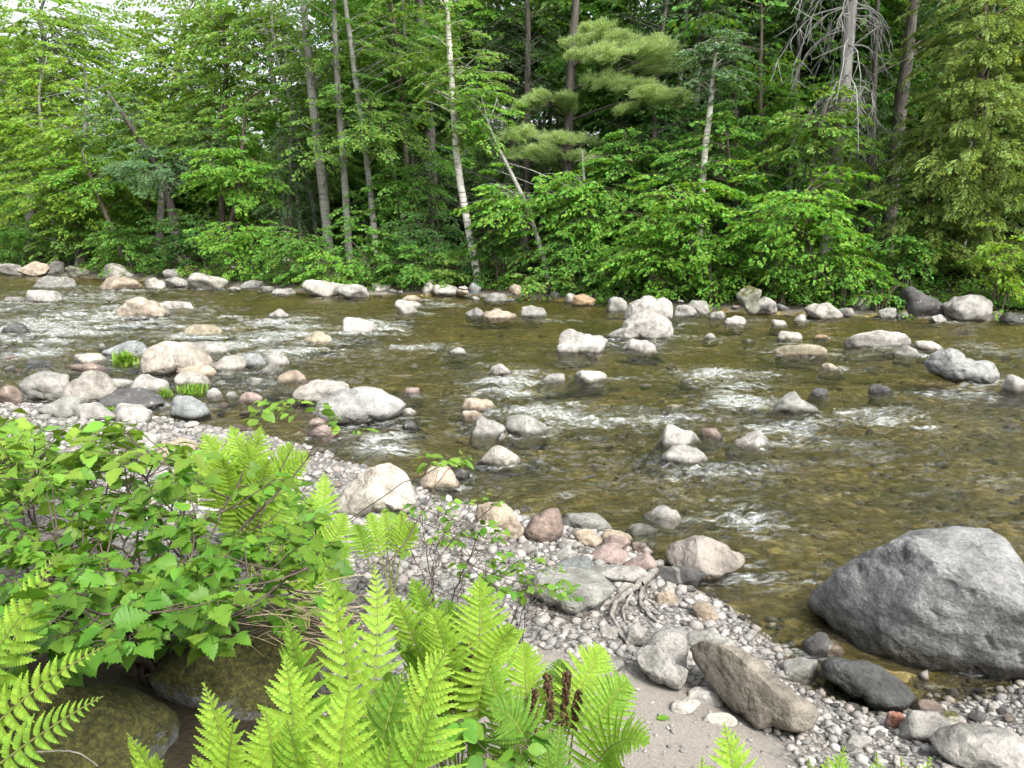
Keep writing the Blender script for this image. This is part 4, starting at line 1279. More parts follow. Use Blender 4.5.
# ------------------------------------------------------------------ trees of the far bank
# (label, trunk path in photo pixels from the ground up, metres behind the waterline, trunk radius px, bark, crowns, leaf, continue above the frame to this height)
B, S_, CE, HE, PI_, SO = 'broad', 'small', 'cedar', 'hemlock', 'pine', 'soft'
TREES = [
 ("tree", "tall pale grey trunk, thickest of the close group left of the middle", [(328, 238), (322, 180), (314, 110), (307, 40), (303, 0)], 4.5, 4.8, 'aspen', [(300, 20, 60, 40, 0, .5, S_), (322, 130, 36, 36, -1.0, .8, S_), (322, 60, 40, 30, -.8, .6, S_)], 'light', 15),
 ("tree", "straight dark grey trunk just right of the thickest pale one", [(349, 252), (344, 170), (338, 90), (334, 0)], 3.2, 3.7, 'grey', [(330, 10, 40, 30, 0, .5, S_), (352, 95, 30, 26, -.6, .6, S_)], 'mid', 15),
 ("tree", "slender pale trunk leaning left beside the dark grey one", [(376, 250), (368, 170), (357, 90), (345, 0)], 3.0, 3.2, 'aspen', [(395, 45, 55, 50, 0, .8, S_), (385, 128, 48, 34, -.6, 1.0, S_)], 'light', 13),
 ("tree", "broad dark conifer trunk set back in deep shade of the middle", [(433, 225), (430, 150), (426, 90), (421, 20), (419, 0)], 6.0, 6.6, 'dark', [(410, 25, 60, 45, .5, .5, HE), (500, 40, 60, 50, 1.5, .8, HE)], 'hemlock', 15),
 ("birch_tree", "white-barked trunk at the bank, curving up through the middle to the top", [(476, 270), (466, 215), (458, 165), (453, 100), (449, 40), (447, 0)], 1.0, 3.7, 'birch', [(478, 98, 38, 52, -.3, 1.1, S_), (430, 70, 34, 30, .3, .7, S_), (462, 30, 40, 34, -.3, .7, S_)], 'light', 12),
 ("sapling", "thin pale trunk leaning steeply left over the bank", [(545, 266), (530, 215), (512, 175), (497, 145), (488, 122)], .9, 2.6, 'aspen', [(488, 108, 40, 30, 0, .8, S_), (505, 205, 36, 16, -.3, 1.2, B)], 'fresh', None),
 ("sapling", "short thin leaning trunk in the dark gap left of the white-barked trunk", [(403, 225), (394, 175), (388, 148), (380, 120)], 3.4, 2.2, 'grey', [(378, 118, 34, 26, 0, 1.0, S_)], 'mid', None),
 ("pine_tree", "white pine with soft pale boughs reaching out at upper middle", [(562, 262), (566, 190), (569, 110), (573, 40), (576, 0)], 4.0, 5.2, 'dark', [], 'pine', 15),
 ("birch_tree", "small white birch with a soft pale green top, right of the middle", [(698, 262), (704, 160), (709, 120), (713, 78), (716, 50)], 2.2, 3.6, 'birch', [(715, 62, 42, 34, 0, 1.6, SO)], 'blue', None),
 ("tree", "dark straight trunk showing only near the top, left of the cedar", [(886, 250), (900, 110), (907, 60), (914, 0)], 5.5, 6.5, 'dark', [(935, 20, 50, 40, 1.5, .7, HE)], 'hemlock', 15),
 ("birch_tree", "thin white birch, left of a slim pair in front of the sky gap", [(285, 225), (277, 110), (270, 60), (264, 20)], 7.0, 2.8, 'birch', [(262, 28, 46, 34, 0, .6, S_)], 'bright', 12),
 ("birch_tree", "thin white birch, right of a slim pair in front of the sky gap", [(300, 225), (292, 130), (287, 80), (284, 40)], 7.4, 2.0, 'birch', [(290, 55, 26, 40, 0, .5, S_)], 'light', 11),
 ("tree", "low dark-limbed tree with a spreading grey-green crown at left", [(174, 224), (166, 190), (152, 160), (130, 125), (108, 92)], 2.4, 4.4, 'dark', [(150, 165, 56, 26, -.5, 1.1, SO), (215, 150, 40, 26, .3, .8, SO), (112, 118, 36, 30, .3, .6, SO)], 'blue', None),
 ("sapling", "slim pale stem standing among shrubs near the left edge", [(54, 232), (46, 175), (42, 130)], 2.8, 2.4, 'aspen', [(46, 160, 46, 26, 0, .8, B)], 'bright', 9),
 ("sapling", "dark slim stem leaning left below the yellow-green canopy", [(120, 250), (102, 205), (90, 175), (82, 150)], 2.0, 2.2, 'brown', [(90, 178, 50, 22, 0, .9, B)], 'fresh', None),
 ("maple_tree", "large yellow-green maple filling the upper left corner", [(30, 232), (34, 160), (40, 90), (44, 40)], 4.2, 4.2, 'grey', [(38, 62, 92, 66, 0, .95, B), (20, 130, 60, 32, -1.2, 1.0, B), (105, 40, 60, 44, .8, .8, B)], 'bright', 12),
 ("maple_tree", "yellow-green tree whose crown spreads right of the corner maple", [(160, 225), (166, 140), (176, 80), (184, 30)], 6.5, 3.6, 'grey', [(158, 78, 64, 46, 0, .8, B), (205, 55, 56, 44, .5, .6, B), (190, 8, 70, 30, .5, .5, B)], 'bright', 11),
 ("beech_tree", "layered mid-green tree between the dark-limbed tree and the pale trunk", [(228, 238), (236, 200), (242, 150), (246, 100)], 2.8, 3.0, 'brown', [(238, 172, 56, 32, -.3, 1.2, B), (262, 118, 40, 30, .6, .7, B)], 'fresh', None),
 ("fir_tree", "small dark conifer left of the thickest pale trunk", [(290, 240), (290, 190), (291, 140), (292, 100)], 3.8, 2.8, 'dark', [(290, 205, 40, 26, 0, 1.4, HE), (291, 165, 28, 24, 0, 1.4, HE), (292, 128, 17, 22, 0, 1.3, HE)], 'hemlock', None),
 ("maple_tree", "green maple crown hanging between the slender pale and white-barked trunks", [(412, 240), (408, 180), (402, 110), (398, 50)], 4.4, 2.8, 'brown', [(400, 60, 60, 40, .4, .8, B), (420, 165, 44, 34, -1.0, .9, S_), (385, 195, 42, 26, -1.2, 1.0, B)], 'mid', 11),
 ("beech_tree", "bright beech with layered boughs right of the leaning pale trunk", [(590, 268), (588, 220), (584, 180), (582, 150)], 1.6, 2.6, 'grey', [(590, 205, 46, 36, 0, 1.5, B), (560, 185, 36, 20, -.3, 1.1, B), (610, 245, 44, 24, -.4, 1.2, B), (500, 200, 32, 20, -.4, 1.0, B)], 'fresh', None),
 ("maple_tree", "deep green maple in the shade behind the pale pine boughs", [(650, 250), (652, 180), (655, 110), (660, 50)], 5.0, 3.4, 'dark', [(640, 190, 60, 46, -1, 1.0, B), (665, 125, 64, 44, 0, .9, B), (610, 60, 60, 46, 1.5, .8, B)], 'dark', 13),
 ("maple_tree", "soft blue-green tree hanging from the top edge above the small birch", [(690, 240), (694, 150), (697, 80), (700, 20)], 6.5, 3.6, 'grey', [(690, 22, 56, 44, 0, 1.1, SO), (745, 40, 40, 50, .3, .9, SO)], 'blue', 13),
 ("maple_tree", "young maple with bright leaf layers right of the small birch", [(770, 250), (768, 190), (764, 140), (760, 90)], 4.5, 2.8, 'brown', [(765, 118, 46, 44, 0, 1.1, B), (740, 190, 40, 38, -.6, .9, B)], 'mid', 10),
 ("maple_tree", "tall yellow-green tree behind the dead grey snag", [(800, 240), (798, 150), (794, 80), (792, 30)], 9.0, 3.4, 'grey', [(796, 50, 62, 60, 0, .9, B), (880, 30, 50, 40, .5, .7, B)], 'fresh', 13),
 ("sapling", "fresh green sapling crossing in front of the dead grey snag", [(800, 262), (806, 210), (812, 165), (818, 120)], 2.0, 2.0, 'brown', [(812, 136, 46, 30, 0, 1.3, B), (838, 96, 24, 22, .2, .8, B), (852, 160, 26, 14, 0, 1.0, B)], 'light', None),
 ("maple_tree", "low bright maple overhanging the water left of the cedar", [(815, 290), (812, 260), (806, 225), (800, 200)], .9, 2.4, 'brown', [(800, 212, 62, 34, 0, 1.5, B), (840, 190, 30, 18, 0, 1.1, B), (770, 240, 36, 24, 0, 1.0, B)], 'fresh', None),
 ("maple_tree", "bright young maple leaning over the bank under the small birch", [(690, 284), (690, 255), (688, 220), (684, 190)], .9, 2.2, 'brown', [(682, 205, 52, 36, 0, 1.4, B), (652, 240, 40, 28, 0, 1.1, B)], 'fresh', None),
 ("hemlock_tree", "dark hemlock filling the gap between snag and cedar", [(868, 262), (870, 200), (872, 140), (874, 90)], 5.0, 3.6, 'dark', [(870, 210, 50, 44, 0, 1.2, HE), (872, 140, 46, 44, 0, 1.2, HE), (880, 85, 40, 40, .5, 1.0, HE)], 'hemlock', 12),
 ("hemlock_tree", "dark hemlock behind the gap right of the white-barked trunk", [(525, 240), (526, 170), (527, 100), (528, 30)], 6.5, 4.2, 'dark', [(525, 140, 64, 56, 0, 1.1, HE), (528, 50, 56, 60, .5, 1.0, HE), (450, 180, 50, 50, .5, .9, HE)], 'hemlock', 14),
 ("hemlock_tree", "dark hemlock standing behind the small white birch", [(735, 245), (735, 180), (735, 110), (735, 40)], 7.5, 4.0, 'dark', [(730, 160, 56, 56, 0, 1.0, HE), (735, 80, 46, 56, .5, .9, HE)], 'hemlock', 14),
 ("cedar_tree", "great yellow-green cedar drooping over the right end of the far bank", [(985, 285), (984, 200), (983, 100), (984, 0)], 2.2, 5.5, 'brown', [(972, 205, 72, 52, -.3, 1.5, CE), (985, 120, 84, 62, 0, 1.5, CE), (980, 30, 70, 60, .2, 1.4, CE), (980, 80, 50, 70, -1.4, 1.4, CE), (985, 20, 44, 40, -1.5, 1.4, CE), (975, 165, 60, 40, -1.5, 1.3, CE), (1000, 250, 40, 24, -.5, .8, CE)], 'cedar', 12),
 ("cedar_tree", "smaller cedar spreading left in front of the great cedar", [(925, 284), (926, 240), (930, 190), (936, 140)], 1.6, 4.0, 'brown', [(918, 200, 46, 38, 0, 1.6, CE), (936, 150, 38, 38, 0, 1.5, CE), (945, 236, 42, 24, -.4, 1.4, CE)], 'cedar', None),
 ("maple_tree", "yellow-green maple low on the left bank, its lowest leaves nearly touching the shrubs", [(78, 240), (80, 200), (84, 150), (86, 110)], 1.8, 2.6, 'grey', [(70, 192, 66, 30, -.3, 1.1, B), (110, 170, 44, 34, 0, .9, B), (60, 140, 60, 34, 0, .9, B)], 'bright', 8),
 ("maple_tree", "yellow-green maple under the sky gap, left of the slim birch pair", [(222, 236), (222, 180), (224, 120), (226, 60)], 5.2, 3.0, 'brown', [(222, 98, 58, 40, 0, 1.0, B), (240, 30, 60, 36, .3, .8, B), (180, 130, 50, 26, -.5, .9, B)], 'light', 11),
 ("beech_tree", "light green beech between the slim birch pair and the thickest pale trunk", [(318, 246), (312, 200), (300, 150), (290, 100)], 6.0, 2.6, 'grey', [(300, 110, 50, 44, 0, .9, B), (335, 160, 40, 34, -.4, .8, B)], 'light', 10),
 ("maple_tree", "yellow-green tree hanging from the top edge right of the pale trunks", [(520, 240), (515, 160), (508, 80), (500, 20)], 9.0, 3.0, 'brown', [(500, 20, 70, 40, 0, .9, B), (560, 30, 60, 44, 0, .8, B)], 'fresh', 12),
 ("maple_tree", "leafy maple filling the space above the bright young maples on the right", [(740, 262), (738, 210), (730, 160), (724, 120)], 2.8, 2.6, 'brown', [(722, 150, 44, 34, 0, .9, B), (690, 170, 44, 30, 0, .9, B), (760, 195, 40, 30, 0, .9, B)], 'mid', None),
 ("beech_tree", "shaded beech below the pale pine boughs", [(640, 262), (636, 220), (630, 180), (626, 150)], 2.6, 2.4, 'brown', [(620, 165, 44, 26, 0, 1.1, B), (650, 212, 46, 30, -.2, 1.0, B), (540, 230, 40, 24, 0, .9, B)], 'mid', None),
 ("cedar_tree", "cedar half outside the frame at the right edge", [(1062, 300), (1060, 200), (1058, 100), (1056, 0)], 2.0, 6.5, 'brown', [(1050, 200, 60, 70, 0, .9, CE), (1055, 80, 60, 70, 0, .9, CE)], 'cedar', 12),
]
for k, (nm, lab, path, off, rpx, bk, crs, lf, top) in enumerate(TREES):
    cat = "birch" if "birch" in nm else "sapling" if nm == "sapling" else "conifer" if nm.split('_')[0] in ("pine", "fir", "hemlock", "cedar") else "tree"
    t = make_tree(nm, lab, cat, path, off, rpx, bk, crs, lf, "trees of the far bank", k, top)
    if nm == "pine_tree":
        # the soft horizontal boughs, each one a part
        r = np.random.default_rng(5)
        Y = shoreY(562) + 4.0
        o3 = np.array(t.location)
        for (cx, cyy, rx, ry, ex) in [(560, 142, 52, 20, -1.5), (640, 62, 62, 26, -1.8), (615, 42, 46, 16, -1.2), (655, 92, 38, 18, -2.2), (548, 100, 28, 12, -.4)]:
            c, rad = ell(cx, cyy, rx, ry, Y + ex)
            L, tw = Leaves(), Buf()
            S = 380
            nl = 9                                   # each bough is a fan of flat tufted twigs
            lc = np.c_[r.uniform(-.85, .85, nl), r.uniform(-.7, .7, nl), r.uniform(-.75, .75, nl)]
            li = r.integers(0, nl, S)
            d = unit(r.normal(size=(S, 3)))
            P = c + lc[li] * rad + d * rad * np.array([.42, .45, .30]) * (r.uniform(.1, 1, S) ** .5)[:, None]
            P[:, 2] -= .14 * ((P[:, 0] - c[0]) / rad[0]) ** 2
            ax = np.array([at(570, cyy + 10, Y)[0], Y])
            out = P - np.array([ax[0], ax[1], 0]); out[:, 2] = .5; out = unit(out)
            needles(L, P, out, r, 38, .135)
            a = np.array([ax[0], ax[1], c[2] - .5])
            tube(tw, bez(a, (a + c) / 2 + np.array([0, 0, .1]), c, 9), np.linspace(.05, .012, 9), 6, 1)
            for q in P[::28]:
                tube(tw, bez(a + (c - a) * .6, (c + q) / 2, q, 5), np.linspace(.014, .004, 5), 4, 1)
            L.into(tw)
            tw.build("bough", [LM['pine'], BK['dark']], t, o3)

# the dead snag with hanging bare branches
r = np.random.default_rng(8)
Ysn = shoreY(835) + 2.6
pts = [at(x, y, Ysn) for x, y in [(826, 256), (834, 180), (841, 120), (847, 60), (852, 0), (857, -60), (862, -120)]]
o3 = np.array([pts[0][0], pts[0][1], H(pts[0][0], pts[0][1])])
pts.insert(0, o3 - np.array([0, 0, .1]))
sn = empty("dead_tree", o3, "dead grey tree with bare hanging branches, left of the cedar", "dead tree", "trees of the far bank")
T = spline(pts, 40)
tb = Buf(); tube(tb, T, np.linspace(.185, .10, 40) * (1 + .1 * pnoise(np.c_[np.arange(40) * .7, np.zeros(40), np.zeros(40)])), 10)
tb.build("trunk", BK['dead'], sn, o3)
for k in range(92):
    bb = Buf()
    z = r.uniform(3.4, T[:, 2].max() - .2)
    a = np.array([np.interp(z, T[:, 2], T[:, i]) for i in range(3)])
    az = r.uniform(0, 6.28)
    ln = r.uniform(.5, 1.5) * (1.15 if z > 5.5 else .75)
    h_ = np.array([math.cos(az), math.sin(az), 0])
    m = a + h_ * ln * .75 + np.array([0, 0, r.uniform(-.1, .25)])
    e = a + h_ * ln * r.uniform(.8, 1.1) + np.array([0, 0, -r.uniform(.4, 1.4) * ln])
    p = bez(a, m, e, 12)
    p[1:] += np.cumsum(r.normal(0, .018, (11, 3)), 0)
    tube(bb, p, np.linspace(r.uniform(.010, .026), .005, 12), 5)
    for q in range(int(r.integers(3, 8))):
        i = int(r.integers(3, 11))
        f = p[i] + np.array([r.normal(0, .22), r.normal(0, .22), -r.uniform(.15, .6)])
        tube(bb, bez(p[i], (p[i] + f) / 2 + r.normal(0, .06, 3), f, 6), np.linspace(.010, .004, 6), 4)
    bb.build("branch", BK['dead'], sn, o3)

# ------------------------------------------------------------------ shrubs along the far bank
SHRUBS = [
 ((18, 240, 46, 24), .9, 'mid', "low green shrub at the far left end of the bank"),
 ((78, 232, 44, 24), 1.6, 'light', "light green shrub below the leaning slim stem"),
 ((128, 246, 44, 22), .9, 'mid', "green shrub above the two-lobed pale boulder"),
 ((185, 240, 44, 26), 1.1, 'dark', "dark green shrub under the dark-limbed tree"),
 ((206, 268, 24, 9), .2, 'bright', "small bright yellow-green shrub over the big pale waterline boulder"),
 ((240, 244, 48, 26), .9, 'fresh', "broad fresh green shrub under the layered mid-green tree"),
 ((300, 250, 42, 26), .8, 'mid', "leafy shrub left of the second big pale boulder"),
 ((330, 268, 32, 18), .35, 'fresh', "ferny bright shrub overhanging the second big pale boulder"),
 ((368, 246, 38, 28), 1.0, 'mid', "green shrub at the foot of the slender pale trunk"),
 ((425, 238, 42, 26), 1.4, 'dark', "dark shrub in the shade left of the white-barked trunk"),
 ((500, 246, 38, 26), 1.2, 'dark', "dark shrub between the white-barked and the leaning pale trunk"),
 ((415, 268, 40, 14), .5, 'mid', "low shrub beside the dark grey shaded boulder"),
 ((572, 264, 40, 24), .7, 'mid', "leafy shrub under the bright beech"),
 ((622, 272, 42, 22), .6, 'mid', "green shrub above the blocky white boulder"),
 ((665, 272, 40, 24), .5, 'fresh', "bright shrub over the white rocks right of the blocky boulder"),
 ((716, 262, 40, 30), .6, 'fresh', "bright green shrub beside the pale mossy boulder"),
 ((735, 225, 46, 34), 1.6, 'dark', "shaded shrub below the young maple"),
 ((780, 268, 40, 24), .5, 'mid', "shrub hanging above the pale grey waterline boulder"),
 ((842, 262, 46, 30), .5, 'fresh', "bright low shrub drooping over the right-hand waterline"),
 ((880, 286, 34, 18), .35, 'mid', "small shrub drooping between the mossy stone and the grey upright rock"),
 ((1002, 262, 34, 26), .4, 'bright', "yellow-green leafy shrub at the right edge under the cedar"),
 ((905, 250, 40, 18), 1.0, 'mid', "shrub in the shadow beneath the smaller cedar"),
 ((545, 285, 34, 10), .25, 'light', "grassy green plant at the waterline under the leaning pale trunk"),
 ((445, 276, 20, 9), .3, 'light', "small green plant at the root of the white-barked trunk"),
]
for k, ((cx, cyy, rx, ry), off, lf, lab) in enumerate(SHRUBS):
    r = np.random.default_rng(300 + k)
    Y = shoreY(cx) + off
    c, rad = ell(cx, cyy, rx, ry, Y, .75)
    gz = H(c[0], c[1])
    root_ = empty("shrub", (c[0], c[1], gz), lab, "shrub", "shrubs along the far bank")
    o3 = np.array(root_.location)
    st, L, tw = Buf(), Leaves(), Buf()
    tops = []
    for q in range(6):
        e = c + unit(r.normal(size=3)) * rad * .7
        a = np.array([c[0] + r.normal(0, .12), c[1] + r.normal(0, .12), gz - .08])
        p = bez(a, np.array([a[0], a[1], (a[2] + e[2]) / 2 + .2]), e, 8)
        tube(st, p, np.linspace(.022, .007, 8), 5)
    crown(L, tw, c, rad, (c[0], c[1] + .3), r, 2.6, ll=.105, nleaf=40, l=.55, layer=.28, shell=.2)
    st.build("stem", BK['brown'], root_, o3)
    L.into(tw)
    tw.build("foliage", [LM[lf], BK['brown']], root_, o3)

# undergrowth on the bank: too fine to count
r = np.random.default_rng(61)
n = 9000
px = r.uniform(-60, 1090, n)
Yu = np.array([shoreY(x) for x in px]) + .35 + 9 * r.uniform(0, 1, n) ** 1.8
P = np.c_[(px - 512) / F * Yu * 1.02, Yu]
h, dn, df = land(P)
ok = df > .45
P3 = np.c_[P, h + r.uniform(.03, .30, n)][ok]
L = Leaves(); out = r.normal(size=(len(P3), 3)); out[:, 2] = .25
sprays(L, None, P3, out, r.uniform(.25, .5, len(P3)), 14, .075, r)
b = Buf(); L.into(b)
tag(b.build("undergrowth", LM['mid']), kind="stuff")

# the wood behind, one mass
r = np.random.default_rng(62)
b = Buf(); L = Leaves()
for k in range(230):
    px = r.uniform(-140, 1150)
    left = px < 340
    off = r.uniform(8, 40) if k % 3 == 0 else r.uniform(6, 16)
    if left: off = r.uniform(8, 40)
    Y = shoreY(px) + off
    x = (px - 512) / F * Y
    z = H(x, Y)
    if 49 < Y < 62 and -40 < x < -14: continue
    top = z + (r.uniform(3.5, 7.5) if 60 < px < 340 else r.uniform(7, 15))
    T = spline([(x, Y, z - .2), (x + r.normal(0, .2), Y, z + 3), (x + r.normal(0, .5), Y, top)], 10)
    tube(b, T, np.linspace(r.uniform(.09, .2), .04, 10), 7, 3 if r.uniform() < .75 else 4)
    mt = (0 if r.uniform() < .6 else 1) if left else (2 if r.uniform() < .45 else 1 if r.uniform() < .75 else 0)
    nc = 3
    for q in range(nc):
        cz = z + (top - z) * (.18 + .36 * q + r.uniform(-.06, .06))
        rad = np.array([r.uniform(1.6, 2.8), r.uniform(1.4, 2.4), r.uniform(1.2, 2.0)])
        dens = (.62 if left else .85)
        if mt == 2:
            crown(L, None, np.array([x, Y, cz]), rad * np.array([1 - .25 * q, 1 - .25 * q, 1.2]), (x, Y), r, dens, ll=.17, nleaf=36, l=1.0, layer=.35, mode='hemlock', mat=2)
        else:
            crown(L, None, np.array([x, Y, cz]), rad, (x, Y), r, dens, ll=.21, nleaf=30, l=1.0, layer=.45, mat=mt)
L.into(b)
tag(b.build("background_forest", [LM['light'], LM['mid'], LM['hemlock'], BK['dark'], BK['grey']]), kind="stuff")

# the house glimpsed through the leaves
def simple_mat(name, col, rough=.6):
    m, nt, bs, N, L_ = new_mat(name)
    tc = N("ShaderNodeTexCoord")
    n = noise(nt, tc.outputs['Object'], 3.0, 4)
    L_(mixc(nt, 1.0, col, ramp(nt, n, [(.3, (.85, .85, .85)), (.7, (1.1, 1.1, 1.1))]), 'MULTIPLY'), bs.inputs['Base Color'])
    bs.inputs['Roughness'].default_value = rough
    return m
def box(buf, x0, x1, y0, y1, z0, z1, mat=0):
    v = [(x, y, z) for z in (z0, z1) for y in (y0, y1) for x in (x0, x1)]
    buf.add(v, [[0, 2, 3, 1], [4, 5, 7, 6], [0, 1, 5, 4], [2, 6, 7, 3], [0, 4, 6, 2], [1, 3, 7, 5]], mat, False)
Yh = 52.0
e0, e1 = at(118, 146, Yh), at(205, 134, Yh)
gx_, gz_ = (e0[0] + e1[0]) / 2, H((e0[0] + e1[0]) / 2, Yh)
hs_ = empty("house", (gx_, Yh + 3, gz_), "house with a pale metal roof glimpsed through leaves at upper left", "house")
o3 = np.array(hs_.location)
ze = e0[2]
x0, x1 = e0[0] - 1, e1[0] + 2
b = Buf(); box(b, x0 + .4, x1 - .4, Yh + .5, Yh + 6.5, gz_ - .5, ze); b.build("wall", simple_mat("house_wall", (.22, .17, .12)), hs_, o3)
b = Buf()
v = []
for xx in (x0, x1):
    v += [(xx, Yh, ze), (xx, Yh + 3.5, ze + .9), (xx, Yh + 7, ze), (xx, Yh + 7, ze - .12), (xx, Yh + 3.5, ze + .78), (xx, Yh, ze - .12)]
b.add(v, [[0, 6, 7, 1], [1, 7, 8, 2], [2, 8, 9, 3], [3, 9, 10, 4], [4, 10, 11, 5], [5, 11, 6, 0]], 0, False)
b.build("roof", simple_mat("pale_metal_roof", (.55, .58, .62), .4), hs_, o3)
for k in range(3):
    xx = x0 + (x1 - x0) * (.25 + .25 * k)
    b = Buf(); box(b, xx - .5, xx + .5, Yh + .44, Yh + .49, gz_ + 1.0, gz_ + 2.2)
    b.build("window", simple_mat("window_glass", (.03, .035, .04), .15), hs_, o3)
# ------------------------------------------------------------------ ferns
M_FERN = leaf_mat("fern_green", (0.215, 0.345, 0.042), .42, .20, (1.25, 1.25, .5), .55, .2, .012)
M_FERN2 = leaf_mat("fern_deep_green", (0.095, 0.190, 0.024), .40, .20, (1.3, 1.25, .5), .55, .2, .012)
M_FERN3 = leaf_mat("fern_mid_green", (0.160, 0.285, 0.034), .40, .22, (1.25, 1.25, .5), .55, .2, .012)
M_FSTEM = bark_mat("fern_stem_green", (0.10, 0.14, 0.03), (0.20, 0.22, 0.06), 30, .2, .001)
M_FERT = bark_mat("fertile_frond_brown", (0.022, 0.013, 0.008), (0.095, 0.055, 0.030), 90, 1, .004)

def frond(parent, o3, base, tip, width, npairs=20, sag=.12, face=None, mat=None, bare=.22, lobes=12, seed=0, curl=.25, bend=0.0):
    """one once-divided frond with lobed leaflets; base and tip are points in the world"""
    r = np.random.default_rng(seed)
    base, tip = np.array(base, float), np.array(tip, float)
    ax = tip - base
    ln = np.linalg.norm(ax)
    face = unit(np.array(face if face is not None else (0, -.75, .75), float))
    mid = (base + tip) / 2 + np.array([0, 0, sag * ln]) + unit(np.cross(ax, face)) * bend * ln
    n = 40
    R_ = bez(base, mid, tip, n)
    q_ = np.linspace(0, 1, n)[:, None]
    sw_ = unit(np.cross(ax, face)) * r.uniform(-.07, .07) * ln
    R_ = R_ + sw_ * np.sin(q_ * math.pi) * q_ + (face * .05 - np.array([0, 0, .05])) * ln * np.maximum(q_ - .55, 0) ** 2 * r.uniform(.5, 6)
    curl = curl * r.uniform(.5, 1.7)
    t = unit(np.gradient(R_, axis=0))
    side = unit(np.cross(t, face))
    nrm = np.cross(side, t)
    b = Buf()
    tube(b, R_, np.linspace(.0042, .0012, n), 5, 1)
    npairs = int(npairs * 1.6)
    us = bare + (1 - bare) * (1 - (1 - np.linspace(0, 1, npairs)) ** 1.45)
    V, Fq = [], []
    for k, u in enumerate(us):
        q = (u - bare) / (1 - bare)
        prof = min(1, .66 + 1.3 * q) * (1 - max(0, (q - .22) / .78) ** 1.9)
        L_ = 1.24 * width * max(prof, .035) * r.uniform(.92, 1.06)
        if L_ < .003: continue
        i = u * (n - 1); i0 = min(int(i), n - 2); f = i - i0
        P0 = R_[i0] * (1 - f) + R_[i0 + 1] * f
        tt, ss, nn = t[i0], side[i0], nrm[i0]
        a = math.radians(78 - 34 * q + r.normal(0, 2.5))
        for sg in (-1, 1):
            aa = a + math.radians(r.normal(0, 3))
            d = tt * math.cos(aa) + sg * ss * math.sin(aa) + nn * (.22 + r.normal(0, .05))
            d = unit(d)
            w_in = unit(np.cross(nn, d) * sg) if True else tt
            fwd = unit(tt - d * np.dot(tt, d))
            nb = unit(np.cross(d, fwd)); 
            if np.dot(nb, nn) < 0: nb = -nb
            spacing = ln * (us[min(k + 1, npairs - 1)] - us[max(k - 1, 0)]) / 2 + 1e-4
            hw = min(.43 * spacing, .22 * L_)
            m = max(3, int(lobes * min(1, .35 + L_ / width * .7)))
            vs = np.linspace(0, 1, m + 1)
            def midp(v):
                return P0 + d * (L_ * v) - nb * (curl * L_ * v * v) 
            for s2 in (-1, 1):
                for j in range(m):
                    v0, v1 = vs[j], vs[j + 1]
                    vm = (v0 + v1) / 2
                    wp = hw * (1 - vm ** 2.2) * (.86 + .14 * min(1, vm * 6)) + .0006
                    lift = nb * (wp * .22)
                    sh = d * (wp * .30)
                    M0, M1 = midp(v0), midp(v1)
                    e = fwd * s2
                    pts = [M0, M0 + e * wp * .66 + sh * .3 + lift * .5, midp(v0 + .22 * (v1 - v0)) + e * wp * .96 + sh + lift, midp(v0 + .70 * (v1 - v0)) + e * wp + sh + lift,
                           M1 + e * wp * .70 + sh * .3 + lift * .5, M1]
                    base_i = len(V)
                    V += pts
                    ids = [base_i + x for x in range(6)]
                    Fq.append(ids if s2 * sg > 0 else ids[::-1])
    b.add(np.array(V), np.array(Fq), 0, False)
    return b.build("frond", [mat or (M_FERN3 if r.uniform() < .35 else M_FERN), M_FSTEM], parent, o3)

def fern(label, base_px, Yb, fronds, group="ferns of the near bank", mat=None, fertile=(), seed=0, zb=None, npairs=15):
    """fronds: (tip px, tip py, distance of the tip, width m, sag, start px or None)"""
    p = at(base_px[0], base_px[1], Yb)
    z = H(p[0], Yb) if zb is None else zb
    root_ = empty("fern", (p[0], Yb, z), label, "fern", group)
    o3 = np.array(root_.location)
    for k, (tx, ty, tY, w, sag, opt) in enumerate(fronds):
        tip = at(tx, ty, tY)
        bs = o3 + np.array([.03 * math.cos(k * 2.4), .03 * math.sin(k * 2.4), 0])
        bare, face = .22, (0, -.8, .6)
        np_ = npairs
        bend = 0
        if opt:
            if 'from' in opt: bs = at(*opt['from'])
            bare = opt.get('bare', bare); face = opt.get('face', face); np_ = opt.get('n', np_); bend = opt.get('bend', 0)
        frond(root_, o3, bs, tip, w, np_, sag, face, (opt or {}).get('mat', mat), bare, seed=seed * 50 + k, bend=bend)
    for k, pts in enumerate(fertile):
        P = spline([o3 + np.array([.02 * math.cos(k * 2), .02 * math.sin(k * 2), 0])] + [at(*q) for q in pts], 30)
        b = Buf()
        tube(b, P, np.linspace(.0035, .002, 30), 6, 1)
        r = np.random.default_rng(seed * 31 + k)
        d, f = sphere(1)
        i0 = opt_start = 12
        for q in range(170):
            i = r.uniform(16, 29)
            c = P[int(i)] + (P[min(int(i) + 1, 29)] - P[int(i)]) * (i - int(i))
            c = c + unit(r.normal(size=3)) * r.uniform(.002, .012)
            b.add(c + d * r.uniform(.0025, .0045) * np.array([1, 1, 1.5]), f, 0)
        b.build("fertile_frond", [M_FERT, M_FSTEM], root_, o3)
    return root_

